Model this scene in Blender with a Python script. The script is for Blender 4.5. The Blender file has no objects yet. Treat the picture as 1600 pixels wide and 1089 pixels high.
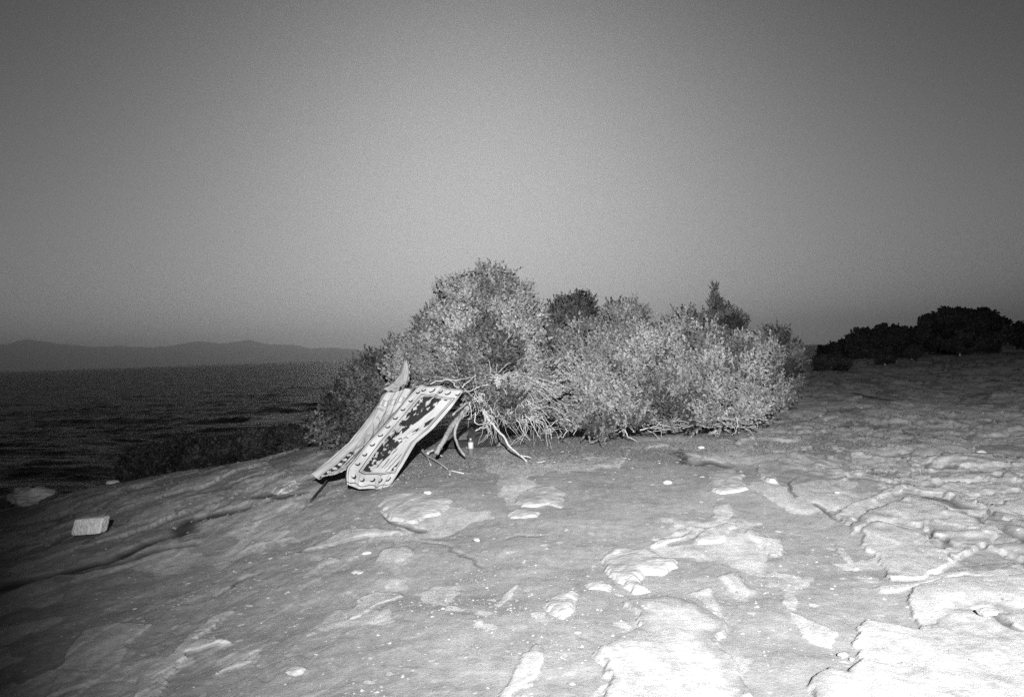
import bpy, math, random
import numpy as np

# ------------------------------------------------------------------ camera, sky, lamps, exposure
FOC = 28.0 / 36.0 * 1600.0
EYE = np.array([0.0, 0.0, 1.6])
ROLL = math.radians(1.9)
PITCH = math.radians(0.40)
fwd = np.array([0.0, math.cos(PITCH), math.sin(PITCH)])
up0 = np.array([0.0, -math.sin(PITCH), math.cos(PITCH)])
rt0 = np.array([1.0, 0.0, 0.0])
rt = rt0 * math.cos(ROLL) - up0 * math.sin(ROLL)
up = rt0 * math.sin(ROLL) + up0 * math.cos(ROLL)

scene = bpy.context.scene
from mathutils import Matrix, Vector
cam_data = bpy.data.cameras.new("camera")
cam_data.lens = 28.0
cam_data.sensor_width = 36.0
cam_data.clip_start = 0.05
cam_data.clip_end = 60000.0
cam = bpy.data.objects.new("camera", cam_data)
scene.collection.objects.link(cam)
m = Matrix(((rt[0], up[0], -fwd[0], EYE[0]), (rt[1], up[1], -fwd[1], EYE[1]),
            (rt[2], up[2], -fwd[2], EYE[2]), (0, 0, 0, 1)))
cam.matrix_world = m
scene.camera = cam

SUN_AZ = math.radians(-2.0)      # to the right of the view direction (+Y)
SUN_EL = math.radians(10.0)
world = bpy.data.worlds.new("World")
scene.world = world
world.use_nodes = True
wn, wl = world.node_tree.nodes, world.node_tree.links
wn.clear()
sky = wn.new('ShaderNodeTexSky')
sky.sky_type = 'NISHITA'
sky.sun_disc = False
sky.sun_elevation = SUN_EL
sky.sun_rotation = SUN_AZ
sky.air_density = 1.0
sky.dust_density = 1.0
sky.ozone_density = 1.0
bw = wn.new('ShaderNodeRGBToBW')
bg = wn.new('ShaderNodeBackground')
bg.inputs['Strength'].default_value = 0.10
wo = wn.new('ShaderNodeOutputWorld')
wl.new(sky.outputs[0], bw.inputs[0])
# film response of the dusk sky: shoulder in the glow, steeper towards the dim parts
ml = wn.new('ShaderNodeMath'); ml.operation = 'ADD'; ml.inputs[1].default_value = 2.5
dv = wn.new('ShaderNodeMath'); dv.operation = 'DIVIDE'
pw = wn.new('ShaderNodeMath'); pw.operation = 'POWER'; pw.inputs[1].default_value = 4.2
mu = wn.new('ShaderNodeMath'); mu.operation = 'MULTIPLY'; mu.inputs[1].default_value = 7.3
wl.new(bw.outputs[0], ml.inputs[0]); wl.new(bw.outputs[0], dv.inputs[0]); wl.new(ml.outputs[0], dv.inputs[1])
wl.new(dv.outputs[0], pw.inputs[0]); wl.new(pw.outputs[0], mu.inputs[0]); wl.new(mu.outputs[0], bg.inputs[0])
wl.new(bg.outputs[0], wo.inputs[0])

sun_d = bpy.data.lights.new("sun", 'SUN')
sun_d.energy = 0.15
sun_d.angle = math.radians(25)
sun_d.color = (1, 1, 1)
sun_o = bpy.data.objects.new("sun", sun_d)
sd = Vector((math.sin(SUN_AZ) * math.cos(SUN_EL), math.cos(SUN_AZ) * math.cos(SUN_EL), math.sin(SUN_EL)))
sun_o.rotation_euler = sd.to_track_quat('Z', 'Y').to_euler()
scene.collection.objects.link(sun_o)

# the photographer's flash: the lamp that lights the foreground of this dusk picture
fl_d = bpy.data.lights.new("camera_flash", 'SPOT')
fl_d.energy = 24500.0
fl_d.spot_size = math.radians(79)
fl_d.spot_blend = 1.0
fl_d.shadow_soft_size = 0.05
fl_d.color = (1, 1, 1)
fl_o = bpy.data.objects.new("camera_flash", fl_d)
FL = Vector((0.2, -2.6, 3.0))
FL_AIM = Vector((1.7, 8.0, 2.95))
fl_o.location = FL
fl_o.rotation_euler = (FL - FL_AIM).to_track_quat('Z', 'Y').to_euler()
scene.collection.objects.link(fl_o)

scene.view_settings.view_transform = 'Standard'
scene.view_settings.look = 'None'
scene.view_settings.exposure = 0.0
scene.view_settings.gamma = 1.0
scene.cycles.use_denoising = False
scene.cycles.use_adaptive_sampling = True
scene.cycles.adaptive_threshold = 0.15
scene.cycles.adaptive_min_samples = 48
scene.cycles.max_bounces = 6
scene.cycles.volume_bounces = 0
scene.cycles.sample_clamp_indirect = 4.0

# ------------------------------------------------------------------ helpers
def ray(px, py):
    px = np.asarray(px, float); py = np.asarray(py, float)
    a = (px - 800.0) / FOC
    b = (544.5 - py) / FOC
    return fwd + a[..., None] * rt + b[..., None] * up

def at(px, py, Y):
    d = ray(px, py)
    Y = np.asarray(Y, float)
    return EYE + d * (Y / d[..., 1])[..., None]

def _hash(ix, iy, seed):
    h = (ix.astype(np.int64) * 374761393 + iy.astype(np.int64) * 668265263 + seed * 1442695041) & 0xFFFFFFFF
    h = ((h ^ (h >> 13)) * 1274126177) & 0xFFFFFFFF
    h = h ^ (h >> 16)
    return (h & 0xFFFFFF) / float(0xFFFFFF)

def vnoise(x, y, seed=0):
    x = np.asarray(x, float); y = np.asarray(y, float)
    ix = np.floor(x); iy = np.floor(y)
    fx = x - ix; fy = y - iy
    fx = fx * fx * fx * (fx * (fx * 6 - 15) + 10); fy = fy * fy * fy * (fy * (fy * 6 - 15) + 10)
    a = _hash(ix, iy, seed); b = _hash(ix + 1, iy, seed)
    c = _hash(ix, iy + 1, seed); d = _hash(ix + 1, iy + 1, seed)
    return (a * (1 - fx) + b * fx) * (1 - fy) + (c * (1 - fx) + d * fx) * fy

def fbm(x, y, octs=4, seed=0, gain=0.5):
    s = 0; a = 1; t = 0
    c, sn = math.cos(0.6), math.sin(0.6)
    for k in range(octs):
        s = s + a * vnoise(x, y, seed + 17 * k); t += a
        x, y = (c * x - sn * y) * 2.03 + 11.3, (sn * x + c * y) * 2.03 + 5.7
        a *= gain
    return s / t            # 0..1, mean 0.5

def sstep(a, b, x):
    t = np.clip((x - a) / (b - a), 0, 1)
    return t * t * (3 - 2 * t)

def poly_sd(x, y, poly):
    """signed distance, positive inside"""
    P = np.asarray(poly); n = len(P)
    best = np.full(x.shape, 1e9); inside = np.zeros(x.shape, bool)
    for i in range(n):
        ax, ay = P[i]; bx, by = P[(i + 1) % n]
        ex, ey = bx - ax, by - ay
        wx, wy = x - ax, y - ay
        t = np.clip((wx * ex + wy * ey) / (ex * ex + ey * ey + 1e-12), 0, 1)
        best = np.minimum(best, (wx - ex * t) ** 2 + (wy - ey * t) ** 2)
        c = ((ay > y) != (by > y)) & (x < (bx - ax) * (y - ay) / ((by - ay) if by != ay else 1e-9) + ax)
        inside ^= c
    d = np.sqrt(best)
    return np.where(inside, d, -d)

def line_d(x, y, pts):
    best = np.full(x.shape, 1e9)
    for (ax, ay), (bx, by) in zip(pts[:-1], pts[1:]):
        ex, ey = bx - ax, by - ay
        wx, wy = x - ax, y - ay
        t = np.clip((wx * ex + wy * ey) / (ex * ex + ey * ey + 1e-12), 0, 1)
        best = np.minimum(best, (wx - ex * t) ** 2 + (wy - ey * t) ** 2)
    return np.sqrt(best)

def link(o, parent=None):
    scene.collection.objects.link(o)
    if parent is not None:
        o.parent = parent
    return o

def mesh_obj(name, V, F, mat, parent=None, smooth=True, col=None, mats=None):
    """V (n,3); F (m,3) or (m,4) int array or list of such arrays"""
    me = bpy.data.meshes.new(name)
    V = np.asarray(V, np.float32)
    if parent is not None:
        V = V - np.array(parent.location, np.float32)
    Fs = F if isinstance(F, list) else [F]
    Fs = [np.asarray(f, np.int32) for f in Fs if len(f)]
    me.vertices.add(len(V)); me.vertices.foreach_set('co', V.ravel())
    nl = sum(f.size for f in Fs); npoly = sum(len(f) for f in Fs)
    me.loops.add(nl); me.loops.foreach_set('vertex_index', np.concatenate([f.ravel() for f in Fs]))
    me.polygons.add(npoly)
    tot = np.concatenate([np.full(len(f), f.shape[1], np.int32) for f in Fs])
    st = np.concatenate([[0], np.cumsum(tot)[:-1]]).astype(np.int32)
    me.polygons.foreach_set('loop_start', st)
    me.polygons.foreach_set('loop_total', tot)
    me.polygons.foreach_set('use_smooth', np.full(npoly, smooth))
    me.update(calc_edges=True)
    me.validate()
    if col is not None:
        a = me.color_attributes.new('mask', 'FLOAT_COLOR', 'POINT')
        a.data.foreach_set('color', np.asarray(col, np.float32).ravel())
    me.materials.append(mat)
    o = bpy.data.objects.new(name, me)
    return link(o, parent)

def thing(name, label, cat, loc, group=None):
    o = bpy.data.objects.new(name, None)
    o.empty_display_size = 0.2
    o.location = tuple(float(v) for v in loc)
    o['label'] = label; o['category'] = cat
    if group: o['group'] = group
    return link(o)

def tag(o, label, cat, group=None):
    o['label'] = label; o['category'] = cat
    if group: o['group'] = group
    return o

def recentre(o, p):
    """move a top-level mesh's origin to p (its base)"""
    p = Vector([float(v) for v in p])
    o.data.transform(Matrix.Translation(-p)); o.location = p
    return o

# ------------------------------------------------------------------ materials
def mat_new(name):
    m = bpy.data.materials.new(name); m.use_nodes = True
    nt = m.node_tree; b = nt.nodes['Principled BSDF']
    return m, nt, b

def grey(v): return (v, v, v, 1)

def noisy_mat(name, lo, hi, scale, rough=0.85, bump=0.3, bscale=None, detail=8, spec=0.3, stretch=None, dist=0.02):
    m, nt, b = mat_new(name)
    tc = nt.nodes.new('ShaderNodeTexCoord')
    mp = nt.nodes.new('ShaderNodeMapping')
    if stretch: mp.inputs['Scale'].default_value = stretch
    nt.links.new(tc.outputs['Object'], mp.inputs[0])
    n = nt.nodes.new('ShaderNodeTexNoise'); n.inputs['Scale'].default_value = scale; n.inputs['Detail'].default_value = detail
    n.inputs['Roughness'].default_value = 0.65
    nt.links.new(mp.outputs[0], n.inputs['Vector'])
    r = nt.nodes.new('ShaderNodeValToRGB')
    r.color_ramp.elements[0].position = 0.32; r.color_ramp.elements[0].color = grey(lo)
    r.color_ramp.elements[1].position = 0.68; r.color_ramp.elements[1].color = grey(hi)
    nt.links.new(n.outputs['Fac'], r.inputs[0]); nt.links.new(r.outputs[0], b.inputs['Base Color'])
    b.inputs['Roughness'].default_value = rough; b.inputs['Specular IOR Level'].default_value = spec
    n2 = nt.nodes.new('ShaderNodeTexNoise'); n2.inputs['Scale'].default_value = bscale or scale * 3; n2.inputs['Detail'].default_value = detail
    nt.links.new(mp.outputs[0], n2.inputs['Vector'])
    bp = nt.nodes.new('ShaderNodeBump'); bp.inputs['Strength'].default_value = bump; bp.inputs['Distance'].default_value = dist
    nt.links.new(n2.outputs['Fac'], bp.inputs['Height']); nt.links.new(bp.outputs[0], b.inputs['Normal'])
    return m

def ground_mat():
    m, nt, b = mat_new('earth_and_rock')
    N, L = nt.nodes, nt.links
    tc = N.new('ShaderNodeTexCoord')
    at_ = N.new('ShaderNodeAttribute'); at_.attribute_name = 'mask'
    sep = N.new('ShaderNodeSeparateColor'); L.new(at_.outputs['Color'], sep.inputs[0])
    def noise(sc, det=8, rough=0.6, vec=None):
        n = N.new('ShaderNodeTexNoise'); n.inputs['Scale'].default_value = sc
        n.inputs['Detail'].default_value = det; n.inputs['Roughness'].default_value = rough
        L.new(vec or tc.outputs['Object'], n.inputs['Vector']); return n
    def ramp(src, p0, c0, p1, c1):
        r = N.new('ShaderNodeValToRGB')
        r.color_ramp.elements[0].position = p0; r.color_ramp.elements[0].color = grey(c0)
        r.color_ramp.elements[1].position = p1; r.color_ramp.elements[1].color = grey(c1)
        L.new(src, r.inputs[0]); return r
    def mixc(f, a, bb, mode='MIX'):
        x = N.new('ShaderNodeMix'); x.data_type = 'RGBA'; x.blend_type = mode
        if isinstance(f, float): x.inputs[0].default_value = f
        else: L.new(f, x.inputs[0])
        L.new(a, x.inputs[6]); L.new(bb, x.inputs[7]); return x.outputs[2]
    earth = ramp(noise(1.6, 10, 0.7).outputs['Fac'], 0.3, 0.19, 0.7, 0.285)
    grit = ramp(noise(13, 10, 0.8).outputs['Fac'], 0.32, 0.70, 0.68, 1.28)
    earth2 = mixc(1.0, earth.outputs[0], grit.outputs[0], 'MULTIPLY')
    # little pale pebbles and chips set in the soil
    vo = N.new('ShaderNodeTexVoronoi'); vo.inputs['Scale'].default_value = 26; vo.inputs['Randomness'].default_value = 1
    L.new(tc.outputs['Object'], vo.inputs['Vector'])
    sepv = N.new('ShaderNodeSeparateColor'); L.new(vo.outputs['Color'], sepv.inputs[0])
    sel = N.new('ShaderNodeMath'); sel.operation = 'GREATER_THAN'; sel.inputs[1].default_value = 0.93
    L.new(sepv.outputs[0], sel.inputs[0])
    cl = N.new('ShaderNodeMath'); cl.operation = 'LESS_THAN'; cl.inputs[1].default_value = 0.3
    L.new(vo.outputs['Distance'], cl.inputs[0])
    pe = N.new('ShaderNodeMath'); pe.operation = 'MULTIPLY'; L.new(sel.outputs[0], pe.inputs[0]); L.new(cl.outputs[0], pe.inputs[1])
    peb = N.new('ShaderNodeRGB'); peb.outputs[0].default_value = grey(0.36)
    earth3 = mixc(pe.outputs[0], earth2, peb.outputs[0])
    # larger angular chips lying in drifts
    v2 = N.new('ShaderNodeTexVoronoi'); v2.inputs['Scale'].default_value = 11
    wn_ = noise(9, 3, .6)
    wv = N.new('ShaderNodeMix'); wv.data_type = 'RGBA'; wv.inputs[0].default_value = .12
    L.new(tc.outputs['Object'], wv.inputs[6]); L.new(wn_.outputs['Color'], wv.inputs[7]); L.new(wv.outputs[2], v2.inputs['Vector'])
    sv2 = N.new('ShaderNodeSeparateColor'); L.new(v2.outputs['Color'], sv2.inputs[0])
    drift = ramp(noise(.7, 5, .6).outputs['Fac'], .40, .975, .60, .74)
    g2 = N.new('ShaderNodeMath'); g2.operation = 'GREATER_THAN'; L.new(sv2.outputs[0], g2.inputs[0]); L.new(drift.outputs[0], g2.inputs[1])
    c2 = N.new('ShaderNodeMath'); c2.operation = 'LESS_THAN'; c2.inputs[1].default_value = .26; L.new(v2.outputs['Distance'], c2.inputs[0])
    p2 = N.new('ShaderNodeMath'); p2.operation = 'MULTIPLY'; L.new(g2.outputs[0], p2.inputs[0]); L.new(c2.outputs[0], p2.inputs[1])
    chipc = ramp(sv2.outputs[1], .0, .27, 1.0, .44)
    earth3 = mixc(p2.outputs[0], earth3, chipc.outputs[0])
    mp = N.new('ShaderNodeMapping'); mp.inputs['Rotation'].default_value = (0, 0, math.radians(-18)); mp.inputs['Scale'].default_value = (2.6, 0.55, 1)
    L.new(tc.outputs['Object'], mp.inputs[0])
    rock = ramp(noise(2.2, 12, 0.68, mp.outputs[0]).outputs['Fac'], 0.32, 0.31, 0.66, 0.46)
    pit = ramp(noise(16, 9, 0.75).outputs['Fac'], 0.3, 0.62, 0.65, 1.15)
    rock2 = mixc(1.0, rock.outputs[0], pit.outputs[0], 'MULTIPLY')
    # ragged boundary between soil and rock
    rag = N.new('ShaderNodeMath'); rag.operation = 'MULTIPLY_ADD'; rag.inputs[1].default_value = 0.5; 
    L.new(noise(14, 8, 0.7).outputs['Fac'], rag.inputs[0])
    sub = N.new('ShaderNodeMath'); sub.operation = 'ADD'; sub.inputs[1].default_value = -0.25
    L.new(sep.outputs[0], sub.inputs[0]); L.new(sub.outputs[0], rag.inputs[2])
    rr = N.new('ShaderNodeMapRange'); rr.inputs[1].default_value = 0.36; rr.inputs[2].default_value = 0.62
    L.new(rag.outputs[0], rr.inputs[0])
    c = mixc(rr.outputs[0], earth3, rock2)
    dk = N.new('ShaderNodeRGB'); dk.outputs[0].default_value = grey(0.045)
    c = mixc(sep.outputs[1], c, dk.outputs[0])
    L.new(c, b.inputs['Base Color'])
    b.inputs['Roughness'].default_value = 0.95; b.inputs['Specular IOR Level'].default_value = 0.1
    hn = noise(48, 10, 0.75); hs = noise(150, 4, 0.7)
    ad = N.new('ShaderNodeMath'); ad.operation = 'MULTIPLY_ADD'; ad.inputs[1].default_value = 0.25
    L.new(hs.outputs['Fac'], ad.inputs[0]); L.new(hn.outputs['Fac'], ad.inputs[2])
    ad2 = N.new('ShaderNodeMath'); ad2.operation = 'MULTIPLY_ADD'; ad2.inputs[1].default_value = 0.35
    L.new(pe.outputs[0], ad2.inputs[0]); L.new(ad.outputs[0], ad2.inputs[2])
    bp = N.new('ShaderNodeBump'); bp.inputs['Strength'].default_value = 0.5; bp.inputs['Distance'].default_value = 0.014
    L.new(ad2.outputs[0], bp.inputs['Height']); L.new(bp.outputs[0], b.inputs['Normal'])
    return m

def foliage_mat(name, lo, hi):
    m, nt, b = mat_new(name)
    N, L = nt.nodes, nt.links
    g = N.new('ShaderNodeNewGeometry')
    r = N.new('ShaderNodeValToRGB')
    r.color_ramp.elements[0].color = grey(lo); r.color_ramp.elements[1].color = grey(hi)
    L.new(g.outputs['Random Per Island'], r.inputs[0])
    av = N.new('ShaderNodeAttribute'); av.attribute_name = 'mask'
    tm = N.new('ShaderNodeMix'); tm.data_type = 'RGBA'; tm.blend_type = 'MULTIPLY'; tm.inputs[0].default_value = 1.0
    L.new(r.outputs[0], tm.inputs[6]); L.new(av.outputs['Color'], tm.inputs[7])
    class _R: outputs = [tm.outputs[2]]
    r = _R
    L.new(r.outputs[0], b.inputs['Base Color'])
    b.inputs['Roughness'].default_value = 0.6; b.inputs['Specular IOR Level'].default_value = 0.25
    tr = N.new('ShaderNodeBsdfTranslucent'); L.new(r.outputs[0], tr.inputs[0])
    mx = N.new('ShaderNodeMixShader'); mx.inputs[0].default_value = 0.3
    L.new(b.outputs[0], mx.inputs[1]); L.new(tr.outputs[0], mx.inputs[2])
    L.new(mx.outputs[0], N['Material Output'].inputs[0])
    return m

M_ground = ground_mat()
M_slab = noisy_mat('pale_stone', 0.22, 0.38, 9, bump=0.5, bscale=30, detail=10)
M_stone_w = noisy_mat('white_stone', 0.24, 0.42, 14, bump=0.4, bscale=50)
M_pebble = noisy_mat('weathered_stone', 0.16, 0.32, 22, bump=.7, bscale=70)
M_stone_g = noisy_mat('grey_stone', 0.38, 0.6, 9, bump=0.6, bscale=30)
M_bark = noisy_mat('grey_bark', 0.14, 0.26, 12, bump=0.8, bscale=45, stretch=(1, 1, 0.3))
M_twig = noisy_mat('bleached_twig', 0.24, 0.42, 30, bump=0.4, bscale=80)
M_fol = foliage_mat('juniper_needles', 0.19, 0.29)
M_fol_shade = foliage_mat('shaded_juniper_needles', 0.07, 0.15)  # juniper needles again, darkened for back trees the flash light barely reaches
M_scrub_shade = foliage_mat('unlit_scrub_leaves', 0.02, 0.05)  # leaf colour darkened to stand for flash light not reaching the scrub

# ------------------------------------------------------------------ ground shape
CPX = [(0, 1089, 4.6), (400, 1089, 4.1), (800, 1089, 3.75), (1200, 1089, 3.55), (1600, 1089, 3.4),
       (0, 950, 6.5), (400, 950, 5.8), (800, 950, 5.2), (1200, 950, 4.85), (1600, 950, 4.55),
       (0, 850, 9.0), (400, 850, 7.9), (800, 850, 6.8), (1200, 850, 6.35), (1600, 850, 5.8),
       (0, 790, 11.5), (200, 745, 13), (500, 690, 14.5), (600, 765, 9.1), (750, 710, 10.9),
       (900, 690, 11.9), (1200, 668, 12.4), (1600, 720, 8.6), (1450, 640, 14.5), (1250, 605, 21),
       (1600, 620, 17), (1400, 577, 29), (1600, 545, 38), (1330, 565, 33), (1270, 582, 29)]
cp = np.array([at(*c) for c in CPX])
extra = np.array([(-30, 0, -1.2), (-16, 8, -0.7), (-14, 20, -0.9), (0, -6, 0.0), (-8, -6, -0.3), (8, -6, 0.3), (0, 0, 0.0), (3, 1, 0.05), (-3, 1, -0.12),
                  (-40, -40, -1.0), (40, -40, 1.2), (25, 8, 0.9), (60, 20, 2.2), (60, 60, 2.2), (28, 50, 1.1), (14, 44, 0.5),
                  (0, 20, 0.2), (5, 28, 0.3), (-10, 40, 0), (0, 70, 0.4), (110, 0, 2.5), (110, 70, 2.5)])
cp = np.vstack([cp, extra])
def tps_k(d2): return 0.5 * d2 * np.log(d2 + 1e-9)
_n = len(cp)
_K = tps_k(((cp[:, None, :2] - cp[None, :, :2]) ** 2).sum(-1)) + np.eye(_n) * 0.6
_P = np.hstack([np.ones((_n, 1)), cp[:, :2]])
_A = np.vstack([np.hstack([_K, _P]), np.hstack([_P.T, np.zeros((3, 3))])])
_w = np.linalg.solve(_A, np.concatenate([cp[:, 2], np.zeros(3)]))

SEA = -2.5
LAND = [(-60, -70), (-34, -20), (-16, 3), (-10, 9.2), (-8.1, 11.6), (-6.6, 13.2), (-3.6, 14.9), (0, 17), (5.5, 22), (10, 29),
        (12.6, 35), (15, 40), (22, 52), (45, 62), (130, 75), (130, -70)]
def base_z(x, y):
    x = np.asarray(x, float); y = np.asarray(y, float); sh = x.shape
    xf, yf = np.clip(x.ravel(), -60, 120), np.clip(y.ravel(), -60, 75)
    z = _w[-3] + _w[-2] * xf + _w[-1] * yf
    for i in range(_n):
        z = z + _w[i] * tps_k((xf - cp[i, 0]) ** 2 + (yf - cp[i, 1]) ** 2)
    z = z.reshape(sh)
    return z

def cliff(x, y):
    d = -poly_sd(x + 0.9 * (fbm(x * 0.35, y * 0.35, 4, 91) - 0.5) * 2, y, LAND)      # positive outside
    return sstep(-0.25, 4.0, d) * 4.6 + sstep(3, 30, d) * 3 + 0.06 * np.clip(d + 1.2, 0, 2)

def hit(px, py, n=40):
    """pixel -> point of the base ground"""
    if np.ndim(px) == 0:
        return hit(np.array([px]), np.array([py]))[0].copy()
    d = ray(px, py)
    px = np.asarray(px, float)
    Y = np.full(px.shape, 3.0) ; lo = np.full(px.shape, 1.0); hi = np.full(px.shape, 60.0)
    # march
    ys = np.exp(np.linspace(math.log(2.2), math.log(60), 260))
    found = np.zeros(px.shape, bool)
    prev = np.full(px.shape, ys[0])
    lo[:] = ys[0]; hi[:] = ys[-1]
    for yv in ys[1:]:
        p = EYE + d * (yv / d[..., 1])[..., None]
        below = (p[..., 2] < base_z(p[..., 0], p[..., 1])) & ~found
        lo = np.where(below, prev, lo); hi = np.where(below, yv, hi); found |= below
        prev = np.where(found, prev, yv)
    for _ in range(14):
        mid = (lo + hi) / 2
        p = EYE + d * (mid / d[..., 1])[..., None]
        b = p[..., 2] < base_z(p[..., 0], p[..., 1])
        hi = np.where(b, mid, hi); lo = np.where(b, lo, mid)
    mid = (lo + hi) / 2
    return EYE + d * (mid / d[..., 1])[..., None]

def hitl(pts):
    a = np.array(pts, float)
    return hit(a[:, 0], a[:, 1])

# rock that shows through the soil: outline in the photo, height above soil, mask strength
ROCK = [
 ([(1354,969),(1400,975),(1444,984),(1491,956),(1545,958),(1600,962),(1700,985),(1700,1200),(1280,1200),(1268,1100),(1263,1063),(1295,1044),(1329,1054),(1334,1030),(1340,999)], .055, 1.0),
 ([(972,944),(1000,938),(1040,930),(1058,934),(1100,955),(1140,975),(1120,1000),(1150,1040),(1170,1089),(1170,1180),(930,1180),(938,1089),(937,1030),(975,1005),(998,985)], .06, 1.0),
 ([(1082,840),(1100,826),(1135,815),(1152,821),(1140,827),(1127,846),(1090,845)], .04, 1.0),
 ([(1010,855),(1027,841),(1065,835),(1077,826),(1072,820),(1108,825),(1080,836),(1040,846)], .03, 1.0),
 ([(1115,790),(1140,786),(1148,800),(1142,815),(1112,806)], .02, .85),
 ([(1160,832),(1172,826),(1187,837),(1220,840),(1224,855),(1217,866),(1202,865),(1190,848),(1170,838)], .04, .9),
 ([(1117,901),(1149,890),(1179,920),(1164,937),(1130,922)], .02, .8),
 ([(1075,925),(1111,914),(1130,945),(1138,968),(1110,960)], .02, .8),
 ([(440,871),(487,855),(534,830),(575,826),(623,828),(634,833),(576,839),(524,850),(487,862)], .045, .95),
 ([(364,867),(395,842),(421,828),(458,828),(440,838),(424,850),(400,852)], .03, .85),
 ([(584,879),(597,861),(637,855),(655,869),(618,891)], .02, .8),
 ([(545,958),(560,934),(584,924),(625,923),(632,932),(592,947),(563,968),(548,972)], .03, .9),
 ([(213,1050),(224,1036),(259,1022),(297,984),(329,960),(371,948),(340,970),(306,996),(336,996),(402,1003),(340,1004),(290,1016),(256,1057),(245,1082),(232,1130),(220,1130)], .05, .95),
 ([(70,1080),(98,1019),(133,980),(182,966),(240,970),(200,998),(189,1029),(140,1061)], .03, .8),
 ([(322,1052),(371,1028),(401,1024),(371,1036)], .02, .9),
 ([(1341,824),(1367,809),(1400,812),(1440,830),(1467,848),(1488,878),(1470,892),(1442,905),(1393,905),(1375,884),(1372,866),(1346,850)], .06, 1.0),
 ([(1308,803),(1330,787),(1354,772),(1380,760),(1400,750),(1420,744),(1416,754),(1385,769),(1365,786),(1340,800),(1330,815),(1318,815)], .05, .9),
 ([(1330,830),(1345,800),(1375,784),(1426,767),(1457,784),(1521,804),(1600,846),(1700,890),(1700,930),(1600,870),(1534,850),(1490,870),(1470,838),(1440,815),(1400,806),(1366,806)], .07, .78),
 ([(1365,917),(1380,912),(1431,907),(1467,894),(1508,888),(1542,890),(1600,874),(1700,860),(1700,905),(1600,900),(1547,905),(1508,897),(1470,905),(1431,918),(1380,926)], .025, 1.0),
 ([(1427,921),(1470,906),(1547,906),(1600,902),(1700,905),(1700,1000),(1600,975),(1545,950),(1491,957),(1444,982),(1427,965)], .05, .85),
 ([(1405,748),(1457,749),(1483,740),(1547,740),(1600,752),(1700,775),(1700,850),(1600,812),(1534,787),(1510,776),(1470,762),(1440,760)], .06, .8),
 ([(1285,728),(1344,728),(1400,738),(1440,728),(1500,722),(1600,730),(1600,740),(1480,736),(1405,746),(1344,736),(1290,736)], .05, .9),
 ([(1302,845),(1318,850),(1330,868),(1345,884),(1335,884),(1315,868)], .03, .9),
 ([(1142,670),(1190,660),(1255,655),(1310,640),(1330,650),(1290,668),(1250,686),(1190,688),(1147,697)], .08, .85),
 ([(985,680),(1005,684),(1047,686),(1046,697),(1010,701)], .05, .85),
 ([(1052,697),(1090,709),(1097,718),(1070,712)], .04, .85),
 ([(899,702),(915,698),(932,711),(922,717),(905,711)], .04, .9),
 ([(925,727),(935,721),(970,714),(979,720),(965,730)], .03, .85),
 ([(1176,900),(1212,897),(1244,912),(1247,955),(1225,950),(1216,915)], .015, .7),
 ([(1225,950),(1252,960),(1310,985),(1300,1010),(1260,1000)], .015, .62),
 ([(815,1030),(840,1010),(855,1030),(840,1060),(800,1089),(780,1130),(760,1130),(790,1080)], .03, .75),
 ([(770,950),(790,925),(815,905),(800,935),(780,955)], .015, .7),
 ([(1340,640),(1420,632),(1500,640),(1440,655),(1350,652)], .05, .7),
 ([(1300,690),(1400,684),(1420,694),(1330,702)], .05, .75),
 ([(1440,705),(1560,695),(1600,705),(1600,716),(1480,716)], .06, .75),
 ([(1500,660),(1600,650),(1600,664),(1540,672)], .06, .65),
 ([(1455,980),(1700,940),(1700,1010),(1500,1000)], .02, .9),
]
ROCKW = [(hitl(p)[:, :2], h, s) for p, h, s in ROCK]
CREV = [  # crevices, ledge shade and dark earth painted into their colour: polyline in the photo, width (m), depth, darkness
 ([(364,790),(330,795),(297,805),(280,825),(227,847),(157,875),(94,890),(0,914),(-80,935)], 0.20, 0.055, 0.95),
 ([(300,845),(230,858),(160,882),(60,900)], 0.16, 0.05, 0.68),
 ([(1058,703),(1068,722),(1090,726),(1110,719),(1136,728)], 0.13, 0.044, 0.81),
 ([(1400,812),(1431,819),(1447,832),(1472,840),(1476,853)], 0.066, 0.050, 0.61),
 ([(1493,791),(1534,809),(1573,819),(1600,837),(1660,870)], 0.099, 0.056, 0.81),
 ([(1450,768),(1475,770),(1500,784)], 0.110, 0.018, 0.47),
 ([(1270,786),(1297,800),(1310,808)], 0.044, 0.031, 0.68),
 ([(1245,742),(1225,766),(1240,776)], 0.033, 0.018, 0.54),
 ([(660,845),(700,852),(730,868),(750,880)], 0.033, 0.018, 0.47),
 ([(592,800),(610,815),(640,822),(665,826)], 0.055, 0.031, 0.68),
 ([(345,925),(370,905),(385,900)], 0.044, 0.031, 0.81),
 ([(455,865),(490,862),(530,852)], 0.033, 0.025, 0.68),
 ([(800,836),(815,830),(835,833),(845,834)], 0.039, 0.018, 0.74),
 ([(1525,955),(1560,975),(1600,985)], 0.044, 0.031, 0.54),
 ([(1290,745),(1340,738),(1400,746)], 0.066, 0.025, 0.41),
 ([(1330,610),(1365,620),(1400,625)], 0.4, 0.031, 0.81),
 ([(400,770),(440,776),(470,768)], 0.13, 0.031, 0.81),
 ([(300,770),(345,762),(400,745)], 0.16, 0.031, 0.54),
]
CREVW = [(hitl(p)[:, :2], w, d, s) for p, w, d, s in CREV]

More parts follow.
